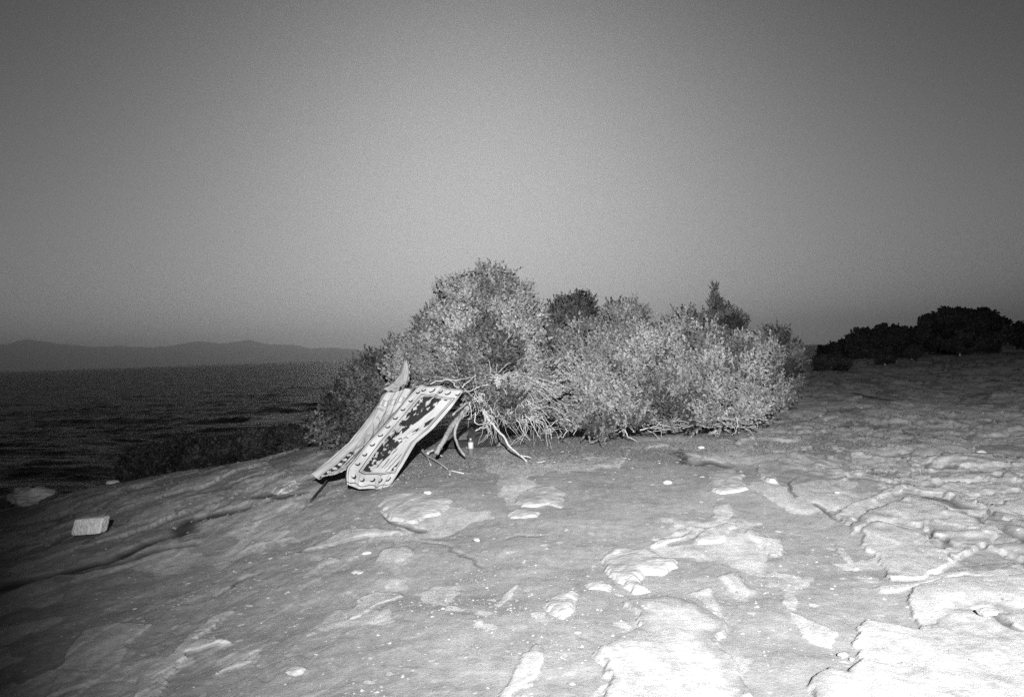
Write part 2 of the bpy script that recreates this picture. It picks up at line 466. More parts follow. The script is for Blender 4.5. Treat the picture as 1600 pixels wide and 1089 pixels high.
def cells(x, y, seed):
    """nearest and second nearest jittered cell: id-noise, edge distance"""
    ix, iy = np.floor(x), np.floor(y)
    d1 = np.full(x.shape, 1e9); d2 = np.full(x.shape, 1e9); idn = np.zeros(x.shape); ox = np.zeros(x.shape); oy = np.zeros(x.shape)
    for a in (-1, 0, 1):
        for b_ in (-1, 0, 1):
            cx, cy = ix + a, iy + b_
            qx = cx + .1 + .8 * _hash(cx, cy, seed); qy = cy + .1 + .8 * _hash(cx, cy, seed + 1)
            d = np.abs(x - qx) * .6 + np.hypot(x - qx, y - qy)
            n = d < d1
            d2 = np.where(n, d1, np.minimum(d2, d))
            idn = np.where(n, _hash(cx, cy, seed + 2), idn); ox = np.where(n, x - qx, ox); oy = np.where(n, y - qy, oy)
            d1 = np.where(n, d, d1)
    return idn, d2 - d1, ox, oy

def surf(x, y, full=False):
    z = base_z(x, y)
    # soft undulation
    z = z + 0.10 * (fbm(x * 0.45, y * 0.45, 3, 5) - 0.5) + 0.03 * (fbm(x * 2.1, y * 2.1, 3, 6) - 0.5)
    # bedding: dipping plates that end in little ledges, strike running away from the viewer and fanning
    ang = np.arctan2(x + 1.0, y + 9.0)
    wob = (fbm(x * 0.6, y * 0.35, 4, 21) - 0.5)
    u = ang * 26 + wob * 5.5
    def ledge(t, e=0.12):
        f = t - np.floor(t)
        return np.where(f < 1 - e, f / (1 - e), (1 - f) / e)
    lf = sstep(1.0, -4.5, x)                       # bare bedding on the left slope
    rg = sstep(2.4, 4.4, x + 0.06 * (y - 8)) * sstep(3, 7, y + 0.4 * x)
    bk = sstep(12, 20, y)
    patch = fbm(x * 0.9 + 3, y * 0.45, 5, 33)
    pr = np.clip(0.16 * lf + 0.40 * rg + 0.3 * bk, 0, 0.5)
    amp = 0.004 + 0.010 * np.maximum(np.maximum(.5 * lf, .8 * rg), bk)
    led = ledge(u * 0.9) * 0.6 + ledge(u * 2.3 + 3.1, 0.2) * 0.28 + (fbm(x * 6, y * 3, 3, 44) - 0.5) * 0.4
    z = z + amp * (led - 0.4) * sstep(0.30, 0.6, patch + pr * 0.4)
    # thin broken terraces of the bedded rock
    qq = fbm(x * 0.62 + 0.5 * wob, y * 0.34, 6, 37, .55) * 10
    fq = qq - np.floor(qq)
    up_l = sstep(7.5, 10.0, y)
    zone = np.maximum(np.maximum(lf * (.28 + .5 * up_l), rg), .9 * bk)
    z = z + (0.002 + 0.018 * zone) * (np.floor(qq) + sstep(0.80, 1.0, fq) - 6.5)
    # rough little ridges, finer
    rid = 1 - np.abs(2 * fbm(x * 3.2 + wob * 2, y * 1.3, 4, 55) - 1)
    z = z + (0.002 + 0.006 * np.maximum(lf, 0.6 * rg)) * (rid - 0.6)
    # broken angular plates: each with its own height, tilt, and either bare or under soil
    xr = x * .96 - y * .25; yr = y * .97 + x * .25
    wx_ = .35 * (fbm(x * 1.7, y * 1.7, 4, 161) - .5); wy_ = .35 * (fbm(x * 1.7, y * 1.7, 4, 171) - .5)
    ci, ce, cx_, cy_ = cells((xr + wx_) * 1.9, (yr + wy_) * 0.95, 301)
    si, se, sx_, sy_ = cells((xr + wx_) * 5.2, (yr + wy_) * 3.1, 311)
    z = z + zone * (.042 * (ci - .5) + .022 * cx_ * (si * .0 + 1) + .010 * (si - .5) - .012 * (1 - sstep(0, .08, ce)))
    plate = sstep(.50, .54, ci * .62 + .38 * si + .25 * (patch - .5) + .05 * lf + .12 * rg + .04 * bk) * sstep(.0, .05, ce)
    plate_tone = .55 + .45 * si
    mask = np.zeros(x.shape)
    strk = fbm(x * 1.1 + wob, y * 0.9, 5, 66)
    mask = np.maximum(mask, (0.55 + .35 * fbm(x * 2, y * 1.2, 3, 68)) * sstep(0.585, 0.64, strk + 0.30 * (pr) + 0.10 * (led - 0.5) * (pr * 2) + .06 * (fq - .5) * zone + .08 * (fbm(x * 7, y * 4, 4, 67, .65) - .5)))
    mask = np.maximum(mask * (1 - .6 * zone), plate * plate_tone * sstep(.25, .6, zone))
    crk = (1 - sstep(.0, .05, ce)) * sstep(.5, .9, zone)
    inrel = np.zeros(x.shape)
    for P, h, s in ROCKW:
        sc = math.sqrt(max(np.ptp(P[:, 0]), .05) * max(np.ptp(P[:, 1]), .05))
        lo = P.min(0) - 0.5; hi = P.max(0) + 0.5
        sel = (x > lo[0]) & (x < hi[0]) & (y > lo[1]) & (y < hi[1])
        if not sel.any(): continue
        xs, ys = x[sel], y[sel]
        k = 2.2 / max(sc, .15)
        d = poly_sd(xs, ys, P) + 0.10 * sc * (fbm(xs * k * 2, ys * k * 2, 5, 77, .6) - 0.5)
        d = d + 0.022 * sc ** .5 * (fbm(xs * 6, ys * 6, 5, 79, .6) - 0.5)
        e = 0.01 * sc + 0.008 + 0.22 * sc * sstep(.45, .75, fbm(xs * 1.1 + 7, ys * 1.1, 3, 80))
        mm = sstep(-e * .4, e, d)
        rise = .75 * sstep(-0.008, 0.022, d) + .25 * sstep(0, .15 + .15 * sc, d)
        rise = rise * (0.75 + 0.5 * fbm(xs * 3, ys * 2, 4, 88)) 
        mask[sel] = np.maximum(mask[sel] * (1 - 0.7 * mm), s * mm)
        inrel[sel] = np.maximum(inrel[sel], .58 * h * rise)
    z = z + inrel
    dark = .55 * crk * sstep(.35, .6, fbm(x * 1.3, y * .9, 3, 181))
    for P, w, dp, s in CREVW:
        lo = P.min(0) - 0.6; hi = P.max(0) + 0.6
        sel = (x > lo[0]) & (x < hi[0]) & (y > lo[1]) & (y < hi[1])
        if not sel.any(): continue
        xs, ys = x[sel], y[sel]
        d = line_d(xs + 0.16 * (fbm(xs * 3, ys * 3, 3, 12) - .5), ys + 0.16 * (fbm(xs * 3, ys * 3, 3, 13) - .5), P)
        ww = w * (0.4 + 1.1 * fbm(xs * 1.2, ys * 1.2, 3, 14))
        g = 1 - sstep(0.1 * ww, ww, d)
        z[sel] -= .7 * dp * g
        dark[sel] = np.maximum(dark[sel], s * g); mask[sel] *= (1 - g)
    # thin cracks following the bedding
    ck = np.abs(fbm(x * 0.85 + wob, y * 0.36, 5, 121, .6) - 0.5)
    ck2 = np.abs(fbm(x * 0.5 + 4, y * 0.30 + wob, 5, 131, .6) - 0.46)
    cm = np.maximum(1 - sstep(.002, .010, ck), 1 - sstep(.002, .008, ck2)) * zone * sstep(.42, .58, fbm(x * .8, y * .5, 3, 141))
    z = z - .022 * cm
    dark = np.maximum(dark, .75 * cm)
    # darker soil in streaks where no rock shows
    dark = np.maximum(dark, (.38 + .05 * bk) * (1 - mask) * sstep(.55, .66, fbm(x * .9 + 2 * wob, y * .45, 5, 151, .6)) * zone)
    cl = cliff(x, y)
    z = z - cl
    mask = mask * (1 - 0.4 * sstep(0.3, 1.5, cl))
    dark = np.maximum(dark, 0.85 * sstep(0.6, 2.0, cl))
    if full: return z, mask, dark
    return z

def gz(x, y):
    return surf(np.atleast_1d(np.asarray(x, float)), np.atleast_1d(np.asarray(y, float)))

def polar_mesh(angs, rads):
    A, R = np.meshgrid(angs, rads)
    X = R * np.sin(A); Y = R * np.cos(A)
    nr, na = A.shape
    i = np.arange(nr - 1)[:, None] * na + np.arange(na)[None, :]
    j = np.arange(nr - 1)[:, None] * na + (np.arange(na)[None, :] + 1) % na
    F = np.stack([i, j, j + na, i + na], -1).reshape(-1, 4)
    return X, Y, F, nr, na

angs = np.radians(np.concatenate([np.arange(-38, 38, 0.08), np.arange(38, 322, 2.0)]))
rads = [0.35, 0.7, 1.1, 1.5, 1.9, 2.3, 2.6, 2.85, 3.05]
r = 3.1
while r < 180:
    rads.append(r); r += max(0.011, min(r * r / 1900.0, 0.05 * r))
X, Y, F, nr, na = polar_mesh(angs, np.array(rads))
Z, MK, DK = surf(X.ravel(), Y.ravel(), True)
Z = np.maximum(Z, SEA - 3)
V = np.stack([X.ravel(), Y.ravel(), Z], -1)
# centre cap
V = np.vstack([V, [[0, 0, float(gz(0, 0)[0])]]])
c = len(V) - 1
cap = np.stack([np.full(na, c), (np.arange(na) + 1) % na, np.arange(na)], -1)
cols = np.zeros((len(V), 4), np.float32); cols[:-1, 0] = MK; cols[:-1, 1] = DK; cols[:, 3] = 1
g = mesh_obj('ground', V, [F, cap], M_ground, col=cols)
g['kind'] = 'structure'

# ------------------------------------------------------------------ sea
def sea_mat():
    m, nt, b = mat_new('sea_water')
    N, L = nt.nodes, nt.links
    at_ = N.new('ShaderNodeAttribute'); at_.attribute_name = 'mask'
    sep = N.new('ShaderNodeSeparateColor'); L.new(at_.outputs['Color'], sep.inputs[0])
    tc = N.new('ShaderNodeTexCoord')
    mp = N.new('ShaderNodeMapping'); mp.inputs['Scale'].default_value = (0.35, 1.0, 1); mp.inputs['Rotation'].default_value = (0, 0, math.radians(-6))
    L.new(tc.outputs['Object'], mp.inputs[0])
    n = N.new('ShaderNodeTexNoise'); n.inputs['Scale'].default_value = 1.3; n.inputs['Detail'].default_value = 9; n.inputs['Roughness'].default_value = 0.62
    L.new(mp.outputs[0], n.inputs['Vector'])
    n3 = N.new('ShaderNodeTexNoise'); n3.inputs['Scale'].default_value = 0.12; n3.inputs['Detail'].default_value = 5
    L.new(mp.outputs[0], n3.inputs['Vector'])
    ad = N.new('ShaderNodeMath'); ad.operation = 'MULTIPLY_ADD'; ad.inputs[1].default_value = 3.0
    L.new(n3.outputs['Fac'], ad.inputs[0]); L.new(n.outputs['Fac'], ad.inputs[2])
    bp = N.new('ShaderNodeBump'); bp.inputs['Strength'].default_value = 1.0; bp.inputs['Distance'].default_value = 1.0
    L.new(ad.outputs[0], bp.inputs['Height']); L.new(bp.outputs[0], b.inputs['Normal'])
    fr = N.new('ShaderNodeMath'); fr.operation = 'MULTIPLY_ADD'; fr.inputs[1].default_value = 0.9
    nf = N.new('ShaderNodeTexNoise'); nf.inputs['Scale'].default_value = 2.5; nf.inputs['Detail'].default_value = 8
    L.new(mp.outputs[0], nf.inputs['Vector'])
    L.new(nf.outputs['Fac'], fr.inputs[0])
    s2 = N.new('ShaderNodeMath'); s2.operation = 'ADD'; s2.inputs[1].default_value = -0.45; L.new(sep.outputs[0], s2.inputs[0])
    L.new(s2.outputs[0], fr.inputs[2])
    rg = N.new('ShaderNodeMapRange'); rg.inputs[1].default_value = 0.45; rg.inputs[2].default_value = 0.62; L.new(fr.outputs[0], rg.inputs[0])
    mx = N.new('ShaderNodeMix'); mx.data_type = 'RGBA'; L.new(rg.outputs[0], mx.inputs[0])
    mx.inputs[6].default_value = grey(0.055); mx.inputs[7].default_value = grey(0.9)
    L.new(mx.outputs[2], b.inputs['Base Color'])
    b.inputs['Roughness'].default_value = 0.42; b.inputs['IOR'].default_value = 1.33
    b.inputs['Specular IOR Level'].default_value = 0.5
    return m
M_sea = sea_mat()
angs = np.radians(np.concatenate([np.arange(-38, 38, 0.2), np.arange(38, 322, 3.0)]))
rads = [10.0]
while rads[-1] < 9000:
    r = rads[-1]; rads.append(r + max(0.18, min(r * r / 9000.0, 0.06 * r)))
X, Y, F, nr, na = polar_mesh(angs, np.array(rads))
x, y = X.ravel(), Y.ravel()
fade = np.exp(-np.hypot(x, y) / 420.0)
wv = (fbm(x * 0.07 + 0.2 * fbm(x * .3, y * .3, 2, 4), y * 0.30 + x * 0.02, 5, 7, .55) - 0.5) * 1.2 + (fbm(x * 0.4, y * 1.1, 3, 9) - .5) * 0.35
z = SEA + wv * fade
# a breaking wave close to shore
pa, pb = at(395, 648, 62), at(600, 640, 64)
t = (x - pa[0]) / (pb[0] - pa[0])
yc = pa[1] + (pb[1] - pa[1]) * t + 1.5 * (fbm(x * .3, x * 0, 3, 2) - .5)
env = sstep(-0.15, 0.2, t) * (1 - sstep(1.2, 1.6, t))
dy = y - yc
z = z + env * 0.55 * np.exp(-(dy / 2.0) ** 2)
foam = env * sstep(0.02, 0.28, t) * np.exp(-((dy + 6.5) / 4.5) ** 2) * (0.75 + 0.9 * fbm(x * .5, y * .5, 4, 19))
dl = -poly_sd(x, y, LAND)
foam = np.maximum(foam, 0.55 * (1 - sstep(3.5, 7.0, dl)) * fbm(x * .7, y * .7, 4, 29))
cols = np.zeros((len(x), 4), np.float32); cols[:, 0] = foam; cols[:, 3] = 1
sea = mesh_obj('sea', np.stack([x, y, z], -1), F, M_sea, col=cols)
sea['kind'] = 'structure'

# ------------------------------------------------------------------ far mountains across the water
M_hill = noisy_mat('far_hillside', 0.55, 0.75, 0.004, bump=0.0)
prof = np.array([(-500, 530), (-300, 525), (-150, 533), (0, 537), (52, 531), (115, 541), (188, 541), (244, 543), (290, 536), (314, 532), (350, 535), (384, 530),
                 (419, 538), (471, 542), (540, 545), (600, 551), (660, 553.5), (760, 553)], float)
pp = at(prof[:, 0], prof[:, 1], 11000.0)
xs = np.linspace(pp[0, 0], pp[-1, 0], 260)
hz = np.interp(xs, pp[:, 0], pp[:, 2])
hz = hz + (fbm(xs * 0.004, xs * 0, 5, 3) - 0.5) * 70 * np.clip(hz / 150, 0.1, 1)
ds = np.linspace(-1, 1, 25)
XX, DD = np.meshgrid(xs, ds)
HH = np.interp(XX, xs, hz)
ZZ = -30 + (HH + 30) * np.clip(1 - np.abs(DD), 0, 1) ** 0.8 + (fbm(XX * 0.003, DD * 4, 4, 8) - .5) * 90 * (1 - np.abs(DD)) * np.abs(DD) * 2
YY = 11000 + DD * 1500
n1, n2 = XX.shape
i = np.arange(n1 - 1)[:, None] * n2 + np.arange(n2 - 1)[None, :]
F = np.stack([i, i + 1, i + 1 + n2, i + n2], -1).reshape(-1, 4)
mt = mesh_obj('far_hills', np.stack([XX.ravel(), YY.ravel(), ZZ.ravel()], -1), F, M_hill)
mt['kind'] = 'structure'

# ------------------------------------------------------------------ tubes and stones
def tube(pts, rads, ns=6, seed=0, close=True):
    pts = np.asarray(pts, float); n = len(pts)
    rads = np.broadcast_to(np.asarray(rads, float), (n,))
    T = np.gradient(pts, axis=0); T /= np.linalg.norm(T, axis=1, keepdims=True) + 1e-9
    ref = np.array([0.31, 0.2, 0.93]) if abs(T[0, 2]) < 0.8 else np.array([1.0, 0.1, 0])
    V = []
    for k in range(n):
        a = np.cross(T[k], ref); a /= np.linalg.norm(a) + 1e-9
        b = np.cross(T[k], a)
        for s in range(ns):
            th = 2 * math.pi * s / ns
            V.append(pts[k] + rads[k] * (math.cos(th) * a + math.sin(th) * b))
    F = []
    for k in range(n - 1):
        for s in range(ns):
            s2 = (s + 1) % ns
            F.append((k * ns + s, k * ns + s2, (k + 1) * ns + s2, (k + 1) * ns + s))
    T3 = []
    V.append(pts[0]); V.append(pts[-1])
    for s in range(ns):
        s2 = (s + 1) % ns
        T3.append((n * ns, s2, s)); T3.append((n * ns + 1, (n - 1) * ns + s, (n - 1) * ns + s2))
    return np.array(V), np.array(F), np.array(T3)

class Bag:
    def __init__(self): self.V = []; self.Q = []; self.T = []; self.n = 0
    def add(self, V, Q=None, T=None):
        V = np.asarray(V, float)
        if Q is not None and len(Q): self.Q.append(np.asarray(Q) + self.n)
        if T is not None and len(T): self.T.append(np.asarray(T) + self.n)
        self.V.append(V); self.n += len(V)
    def tube(self, pts, rads, ns=6):
        v, q, t = tube(pts, rads, ns); self.add(v, q, t)
    def build(self, name, mat, parent=None, smooth=True):
        V = np.vstack(self.V); F = []
        if self.Q: F.append(np.vstack(self.Q))
        if self.T: F.append(np.vstack(self.T))
        return mesh_obj(name, V, F, mat, parent, smooth)

def wiggle(pts, n, amp, rg):
    """resample a polyline smoothly and shake it"""
    pts = np.asarray(pts, float)
    d = np.concatenate([[0], np.cumsum(np.linalg.norm(np.diff(pts, axis=0), axis=1))]); d /= d[-1]
    t = np.linspace(0, 1, n)
    out = np.stack([np.interp(t, d, pts[:, k]) for k in range(3)], -1)
    sh = rg.normal(0, 1, (n, 3)); sh[1:-1] = (sh[:-2] + sh[1:-1] + sh[2:]) / 3
    sh[0] = 0
    return out + sh * amp

# ------------------------------------------------------------------ shrubs and trees
def crown_mesh(lobes, plumes, seed, plen=(0.10, 0.30), leaf=0.040, wid=0.021, per=17, upb=0.8, inner=0.25, floor=True, sub=11):
    rg = np.random.default_rng(seed)
    L = np.array(lobes, float)                       # cx cy cz rx ry rz
    area = (L[:, 3] * L[:, 4] + L[:, 3] * L[:, 5] + L[:, 4] * L[:, 5])
    # break every lobe up into small tufts standing apart on its shell
    cnt = np.maximum(3, (sub * area / area.mean()).astype(int))
    par = np.repeat(np.arange(len(L)), cnt)
    sdv = rg.normal(0, 1, (len(par), 3)); sdv /= np.linalg.norm(sdv, axis=1, keepdims=True)
    srad = rg.uniform(.45, 1.02, len(par))[:, None]
    sc_ = L[par, :3] + sdv * L[par, 3:6] * srad
    sr_ = L[par, 3:6] * rg.uniform(.24, .42, len(par))[:, None]
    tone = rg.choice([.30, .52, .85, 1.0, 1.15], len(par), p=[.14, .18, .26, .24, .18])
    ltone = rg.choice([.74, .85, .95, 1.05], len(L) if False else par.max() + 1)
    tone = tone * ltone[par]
    L = np.hstack([sc_, sr_ * np.array([1, 1, 1.2])])
    area = (L[:, 3] * L[:, 4] + L[:, 3] * L[:, 5] + L[:, 4] * L[:, 5])
    idx = rg.choice(len(L), plumes, p=area / area.sum())
    d = rg.normal(0, 1, (plumes, 3)); d /= np.linalg.norm(d, axis=1, keepdims=True)
    lump = fbm(d[:, 0] * 2.6 + idx * 7.1, d[:, 2] * 2.6 + d[:, 1] * 1.7, 3, seed % 1000)
    f = 0.62 + 0.62 * lump
    deep = rg.random(plumes) < inner
    f = np.where(deep, f * rg.uniform(0.35, 0.85, plumes), f * rg.uniform(0.86, 1.0, plumes))
    R = L[idx, 3:6]
    P = L[idx, :3] + d * R * f[:, None]
    nrm = d / R; nrm /= np.linalg.norm(nrm, axis=1, keepdims=True)
    ax = nrm * 0.75 + np.array([0, 0, upb]) + rg.normal(0, 0.28, (plumes, 3))
    ax /= np.linalg.norm(ax, axis=1, keepdims=True)
    ln = rg.uniform(*plen, plumes)
    if floor:
        keep = P[:, 2] > base_z(P[:, 0], P[:, 1]) + 0.08
        P, ax, ln, idx = P[keep], ax[keep], ln[keep], idx[keep]
    n = len(P)
    nrm2 = (P - L[idx, :3]) / L[idx, 3:6]; nrm2 /= np.linalg.norm(nrm2, axis=1, keepdims=True) + 1e-9
    t = rg.random((n, per)) ** 0.8
    pos = P[:, None] + ax[:, None] * (t * ln[:, None])[..., None]
    pr = rg.normal(0, 1, (n, per, 3))
    pr -= (pr * ax[:, None]).sum(-1, keepdims=True) * ax[:, None]
    pr /= np.linalg.norm(pr, axis=-1, keepdims=True)
    spread = (1.05 - 0.65 * t)[..., None]
    ld = ax[:, None] * 0.55 + pr * spread
    ld /= np.linalg.norm(ld, axis=-1, keepdims=True)
    ll = leaf * rg.uniform(0.6, 1.35, (n, per))[..., None] * (1.2 - 0.5 * t[..., None])
    sd = np.cross(ld, nrm2[:, None] * 1.5 + rg.normal(0, .48, (n, per, 3))); sd /= np.linalg.norm(sd, axis=-1, keepdims=True)
    w = wid * rg.uniform(0.7, 1.4, (n, per))[..., None]
    a = pos - sd * w * 0.5; b = pos + sd * w * 0.5; c1 = pos + ld * ll * 0.6 + sd * w * 0.55; c2 = pos + ld * ll
    c0 = pos + ld * ll * 0.6 - sd * w * 0.55
    V = np.stack([a, b, c1, c2, c0], 2).reshape(-1, 3)
    k = np.arange(n * per) * 5
    Q = np.stack([k, k + 1, k + 2, k + 4], -1); T = np.stack([k + 4, k + 2, k + 3], -1)
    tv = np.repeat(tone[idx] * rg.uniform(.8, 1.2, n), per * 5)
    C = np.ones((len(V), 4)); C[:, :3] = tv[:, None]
    return V, Q, T, P, ax, C

def plant(name, label, cat, base, lobes, plumes, seed, mat, group=None, twigs=90, trunk_r=0.07, bark=None, **kw):
    base = np.array(base, float)
    r = thing(name, label, cat, base, group)
    rg = np.random.default_rng(seed + 5)
    V, Q, T, P, ax, C = crown_mesh(lobes, int(plumes * 1.45), seed, **kw)
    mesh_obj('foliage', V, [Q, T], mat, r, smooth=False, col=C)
    L = np.array(lobes, float)
    ctr = L[:, :3].mean(0)
    fork = base * 0.72 + ctr * 0.28
    tb = Bag()
    tb.tube(wiggle([base - [0, 0, .15], base * .9 + fork * .1, fork], 7, trunk_r * .35, rg), np.linspace(trunk_r * 1.35, trunk_r * .8, 7), 8)
    tb.build('trunk', bark or M_bark, r)
    bb = Bag()
    for i in range(len(L)):
        c_ = L[i, :3]
        mid = fork * .5 + c_ * .5 + rg.normal(0, .08, 3)
        bb.tube(wiggle([fork, mid, c_], 8, .03, rg), np.linspace(trunk_r * .6, trunk_r * .18, 8), 5)
    if twigs:
        sel = rg.choice(len(P), min(twigs, len(P)), replace=False)
        for s in sel:
            p = P[s] + ax[s] * .05
            i = np.argmin(((L[:, :3] - p) ** 2).sum(1)); c_ = L[i, :3] + rg.normal(0, .05, 3)
            mid = c_ * .5 + p * .5 + rg.normal(0, .05, 3) - [0, 0, .03]
            bb.tube(wiggle([c_, mid, p], 6, .012, rg), np.linspace(trunk_r * .16, .004, 6), 3)
    bb.build('branches', bark or M_bark, r)
    return r

def lob(px, py, rpx, Y, ry=None, rx=None, dep=1.0):
    """crown lobe from its place in the photo at distance Y"""
    p = at(px, py, Y); k = Y / FOC
    a = (rx or rpx) * k; b = (ry or rpx) * k
    return (p[0], p[1], p[2], a, (a + b) / 2 * dep, b)

GJ = 'junipers growing side by side on the headland'
A = [lob(760,456,34,12.3), lob(727,452,15,12.2), lob(792,445,9,12.3,ry=16), lob(700,466,21,12.1), lob(735,485,34,12), lob(790,486,38,12), lob(822,510,24,12), lob(690,515,28,12),
     lob(668,528,26,12), lob(640,560,30,11.8), lob(662,565,34,11.5), lob(720,535,40,11.5), lob(770,530,44,11.5),
     lob(818,548,34,11.5), lob(740,580,40,11.1), lob(785,580,48,11), lob(830,592,34,11), lob(836,625,28,10.9), lob(700,585,30,11.2),
     lob(625,590,20,11.6), lob(800,625,36,10.8)]
baseA = hit(765, 690); baseA[2] = gz(baseA[0], baseA[1])[0]
jA = plant('juniper_tree', 'tallest pale juniper with a bushy domed top, the printed cloths tied to its left side', 'tree', at(770, 688, 11.9), A, 11500, 11, M_fol, GJ,
           twigs=200, trunk_r=.10, per=18)
C_ = [lob(905,540,30,12.6), lob(945,520,30,12.7), lob(985,515,28,12.8), lob(1010,535,24,12.7), lob(888,575,26,12.1), lob(925,570,40,11.9), lob(975,565,42,12),
      lob(1015,580,32,12.1), lob(875,610,34,11.7), lob(920,615,42,11.5), lob(970,615,42,11.5), lob(1015,625,36,11.7), lob(890,645,26,11.4), lob(940,648,28,11.4), lob(985,650,26,11.4)]
plant('juniper_tree', 'rounded pale juniper in the middle of the row, bare pale roots showing under it', 'tree', at(937, 692, 12.0), C_, 8800, 12, M_fol, GJ,
      twigs=160, trunk_r=.08, per=20)
D_ = [lob(1050,525,24,12.7), lob(1075,515,22,12.9), lob(1095,535,24,12.6), lob(1050,560,34,12.3), lob(1095,570,36,12.2), lob(1140,560,30,12.3), lob(1165,545,18,12.5), lob(1045,605,38,11.9), lob(1095,610,42,11.8),
      lob(1145,600,40,12), lob(1185,575,28,12.4,ry=34), lob(1055,645,30,11.7), lob(1105,648,32,11.7), lob(1155,640,34,11.9), lob(1195,620,26,12.2), lob(1190,650,18,12.1),
      lob(1208,585,12,12.6,ry=26)]
plant('juniper_tree', 'wide pale juniper at the right end of the row, front boughs sloping to the rock', 'tree', at(1115, 680, 12.2), D_, 9500, 13, M_fol, GJ,
      twigs=120, trunk_r=.08, per=20, upb=0.9)
S_ = [lob(1119,468,5,14.2,ry=22), lob(1119,488,11,14.2,ry=18), lob(1132,500,14,14.3), lob(1125,520,28,14.2), lob(1140,498,9,14.2,ry=14), lob(1157,505,8,14.2,ry=22), lob(1145,530,22,14.2), lob(1110,540,25,14.2), lob(1160,560,25,14.2)]
plant('juniper_tree', 'dark spire-topped juniper rising behind the right end of the row', 'tree', at(1130, 655, 14.3), S_, 5200, 14, M_fol_shade, GJ, twigs=40, upb=1.5, per=22, plen=(.05, .17), leaf=.028, wid=.013)
B_ = [lob(885,500,26,14.6), lob(905,492,20,14.6), lob(862,520,18,14.4), lob(870,545,26,14.3), lob(960,495,18,14.8,ry=12), lob(985,492,10,14.8,ry=8), lob(935,515,22,14.8), lob(855,575,20,13.6)]
plant('juniper_tree', 'dark juniper in the gap behind the two tallest pale junipers', 'tree', at(885, 660, 14.6), B_, 4200, 15, M_fol_shade, GJ, twigs=40, per=18)
E_ = [lob(1212,540,12,15,ry=20), lob(1232,560,15,15), lob(1222,580,20,15), lob(1232,600,18,15), lob(1240,550,9,15,ry=12), lob(1225,625,16,15)]
plant('juniper_shrub', 'small dark juniper shrub poking out behind the right end of the row', 'shrub', at(1225, 648, 15), E_, 2600, 16, M_fol_shade, GJ, twigs=30, per=18)
Lb = [lob(600,572,22,13.2), lob(578,590,24,13.2), lob(590,620,34,13.0), lob(560,625,32,12.9), lob(540,655,34,12.8), lob(575,655,34,12.8), lob(518,668,20,12.8), lob(620,640,30,13), lob(550,600,18,13.1), lob(600,680,30,12.8)]
plant('juniper_shrub', 'dark drooping juniper behind the printed cloths, against the sea', 'shrub', at(575, 700, 12.9), Lb, 6200, 17, M_fol_shade, GJ, twigs=60, per=18, upb=0.3)

# low dark scrub along the left brink
GH = 'low dark shrubs along the brink above the sea'
HD = [(222, 712, 26, 18, 13.6, 'leftmost low dark shrub on the brink above the sea'),
      (275, 706, 30, 22, 13.8, 'second low dark shrub from the left on the brink'),
      (330, 697, 34, 22, 14.1, 'low dark shrub in the middle of the brink hedge'),
      (392, 690, 36, 20, 14.5, 'low dark shrub right of the middle of the brink hedge'),
      (450, 680, 34, 20, 14.9, 'low dark shrub below the white surf'),
      (492, 676, 20, 24, 15.0, 'upright dark shrub touching the big dark juniper behind the cloths')]
for k, (px, py, rx, ry, Yd, lb) in enumerate(HD):
    py += 12; ry *= .72
    Ls = [lob(px, py, ry, Yd, rx=rx), lob(px - rx * .6, py + 6, ry * .8, Yd, rx=rx * .6), lob(px + rx * .6, py + 2, ry * .8, Yd - .2, rx=rx * .6), lob(px, py + 18, ry, Yd - .2, rx=rx * .9),
          lob(px + rx * .3, py - ry * .35, ry * .6, Yd, rx=rx * .3), lob(px - rx * .7, py + 22, ry*.8, Yd - .3, rx=rx * .7)]
    plant('coastal_shrub', lb, 'shrub', at(px, py + 32, Yd), Ls, 2300, 30 + k, M_scrub_shade, GH, twigs=25, trunk_r=.03, leaf=.05, wid=.02, per=12, floor=False, plen=(.1, .22))

# scrub on the rise at the right
GR = 'dark shrubs on the rise at the right'
RS = [([(1288,560,14,42), (1300,552,20,42), (1318,545,20,42), (1338,540,22,42), (1325,560,18,42)], 'low dark shrub at the left foot of the rise, tapering to the sea', 1310, 575),
      ([(1350,532,20,40), (1372,528,22,40), (1362,545,24,40), (1340,548,18,40), (1385,535,20,40)], 'long low dark shrub left of the tallest shrub on the rise', 1362, 566),
      ([(1402,528,20,39), (1420,528,20,39), (1410,540,22,39), (1432,532,22,39)], 'dark shrub joining the left side of the tallest shrub on the rise', 1415, 560),
      ([(1450,510,22,37), (1480,502,24,37), (1510,500,24,37), (1540,502,24,37), (1562,512,20,37), (1470,525,26,37), (1505,525,28,37), (1545,525,24,37), (1575,520,10,37)], 'tallest domed dark shrub on top of the rise', 1510, 552),
      ([(1600,520,18,38), (1625,515,24,38), (1650,512,24,38), (1610,530,16,38)], 'dark shrub cut by the right edge of the picture', 1620, 548)]
for k, (ls, lb, bx, by) in enumerate(RS):
    Y0 = ls[0][3]
    plant('coastal_shrub', lb, 'shrub', at(bx, by, Y0), [lob(a, b_ + 5, c_, d_, ry=c_ * .85) for a, b_, c_, d_ in ls], 9000 if k == 3 else 4200, 50 + k, M_scrub_shade, GR, twigs=15, trunk_r=.08,
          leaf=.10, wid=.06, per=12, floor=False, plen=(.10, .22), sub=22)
SM = [(1300, 571, 29, 14, 30, 'round dome-shaped low bush in front of the dark shrubs'), (1383, 560, 12, 5, 31, 'tiny low bush on the bare crest below the rise'),
      (1500, 540, 24, 9, 33, 'flat dark bush in front of the tallest shrub on the rise'), (1425, 550, 16, 6, 33, 'small low bush at the foot of the dark shrubs, left of the flat bush')]
